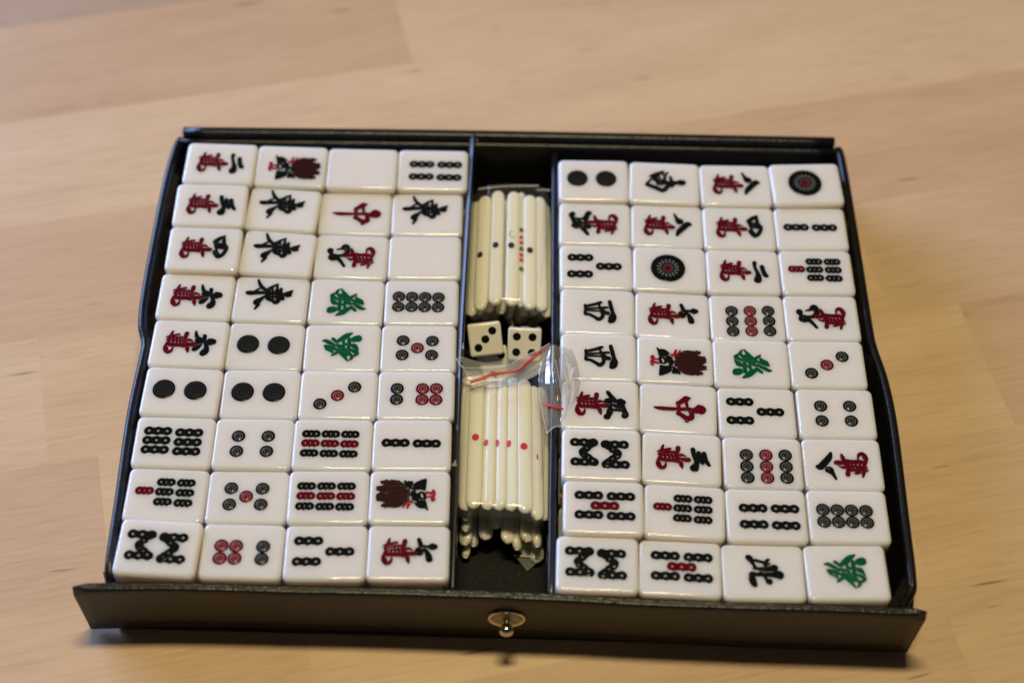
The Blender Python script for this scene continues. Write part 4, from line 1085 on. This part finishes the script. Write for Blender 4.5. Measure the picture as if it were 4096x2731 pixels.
def ribbon(name, pts, w, mat, th=0.35):
    S = catmull(pts, 8)
    V, F = [], []
    for i, p in enumerate(S):
        a, b = Vector(S[max(0, i - 1)]), Vector(S[min(len(S) - 1, i + 1)])
        d = (b - a).normalized()
        n = Vector((0, 0, 1)).cross(d).normalized()
        P = Vector(p)
        up = Vector((0, -0.35, 0.94))
        for o, h in ((-w / 2, 0), (-w / 3, th), (w / 3, th), (w / 2, 0)):
            V.append(tuple(P + n * o + up * (h + 0.12)))
    for i in range(len(S) - 1):
        for k in range(3):
            q = i * 4 + k
            F.append((q, q + 4, q + 5, q + 1))
    return to_mesh(name, V, F, mat)


bag0 = thing("plastic_bag", "clear plastic bag stretched over the back bundle of ivory sticks", "plastic bag", (0, 0, 0))
link("film", arch_film("film", [STICKS['upper'][k] for k in (0, 1, 2, 3, 5, 6, 7)], 7.5, -47.5, 'film', 1.0, -2.5), bag0)
for key, w in (('seam_back', 0.7), ('seam_back2', 0.6), ('seam_low', 0.3), ('seam_low2', 0.3), ('fold', 0.25)):
    link("bag_edge", ribbon("bag_edge", BAG[key], w, 'film_edge_glint', 0.12), bag0)
bag = thing("zip_bag", "open clear zip bag with red seal line over the front sticks", "plastic bag", (0, 0, 0))
link("film", arch_film("film", [STICKS['front'][k] for k in (0, 1, 3, 5, 6, 7)], -74.0, -132.0, 'film', 5.0, -2.0), bag)
link("bag_mouth", loft("bag_mouth", [BAG['lip'], BAG['zip'], BAG['low']], 40, 26, 'film_lip', 0.55, 2.0), bag)
link("bag_mouth", loft("bag_mouth", [BAG['back'], [[p[0], p[1] - 3.0, p[2] - 3.5] for p in BAG['back']], [[p[0], p[1] - 7.0, p[2] - 5.0] for p in BAG['back']]], 40, 14, 'film_lip', 0.5, 7.0), bag)
link("seal_line", ribbon("seal_line", BAG['zip'], 1.0, 'dot_red', 0.2), bag)
link("bag_side", loft("bag_side", [BAG['wing_in'], BAG['wing_mid'], BAG['wing_edge'], BAG['wing_out']], 44, 40, 'film_wing', 0.6, 3.0, 0.17), bag)
link("seal_line", ribbon("seal_line", BAG['zip2'], 0.95, 'dot_red', 0.2), bag)
for w, pts in BAG['crease_highlights']:  # whitish ribbons added as highlight streaks along the folds of the wing
    link("crease_highlight", ribbon("crease_highlight", pts, w, 'film_edge_glint', 0.2), bag)
# welded edges that catch the light
for pts, w in ((BAG['lip'], 0.35), (BAG['wing_in'][2:], 0.3), ([BAG['wing_in'][-1], BAG['wing_mid'][-1], BAG['wing_edge'][-1]], 0.5), (BAG['wing_edge'][2:], 0.35)):
    link("bag_edge", ribbon("bag_edge", pts, w, 'film_edge_glint', 0.15), bag)
ca, cb, cc = [Vector(p) for p in BAG['corner']]
V, F = [], []
for i in range(9):
    for j in range(9 - i):
        u, v = i / 8, j / 8
        p = ca + (cb - ca) * u + (cc - ca) * v
        V.append((p.x, p.y, p.z + 0.5 * math.sin(9 * u + 5 * v) * 0.6 + 0.8))
idx = {}
n = 0
for i in range(9):
    for j in range(9 - i):
        idx[i, j] = n
        n += 1
for i in range(8):
    for j in range(8 - i):
        F.append((idx[i, j], idx[i + 1, j], idx[i, j + 1]))
        if i + j < 7:
            F.append((idx[i + 1, j], idx[i + 1, j + 1], idx[i, j + 1]))
link("bag_corner", to_mesh("bag_corner", V, F, 'film_wing'), bag)
link("bag_edge", ribbon("bag_edge", [list(ca + Vector((0, 0, 1))), list((ca + cb) / 2 + Vector((0, 0, 1.1))), list(cb + Vector((0, 0, 1)))], 0.8, 'film_edge_glint', 0.2), bag)
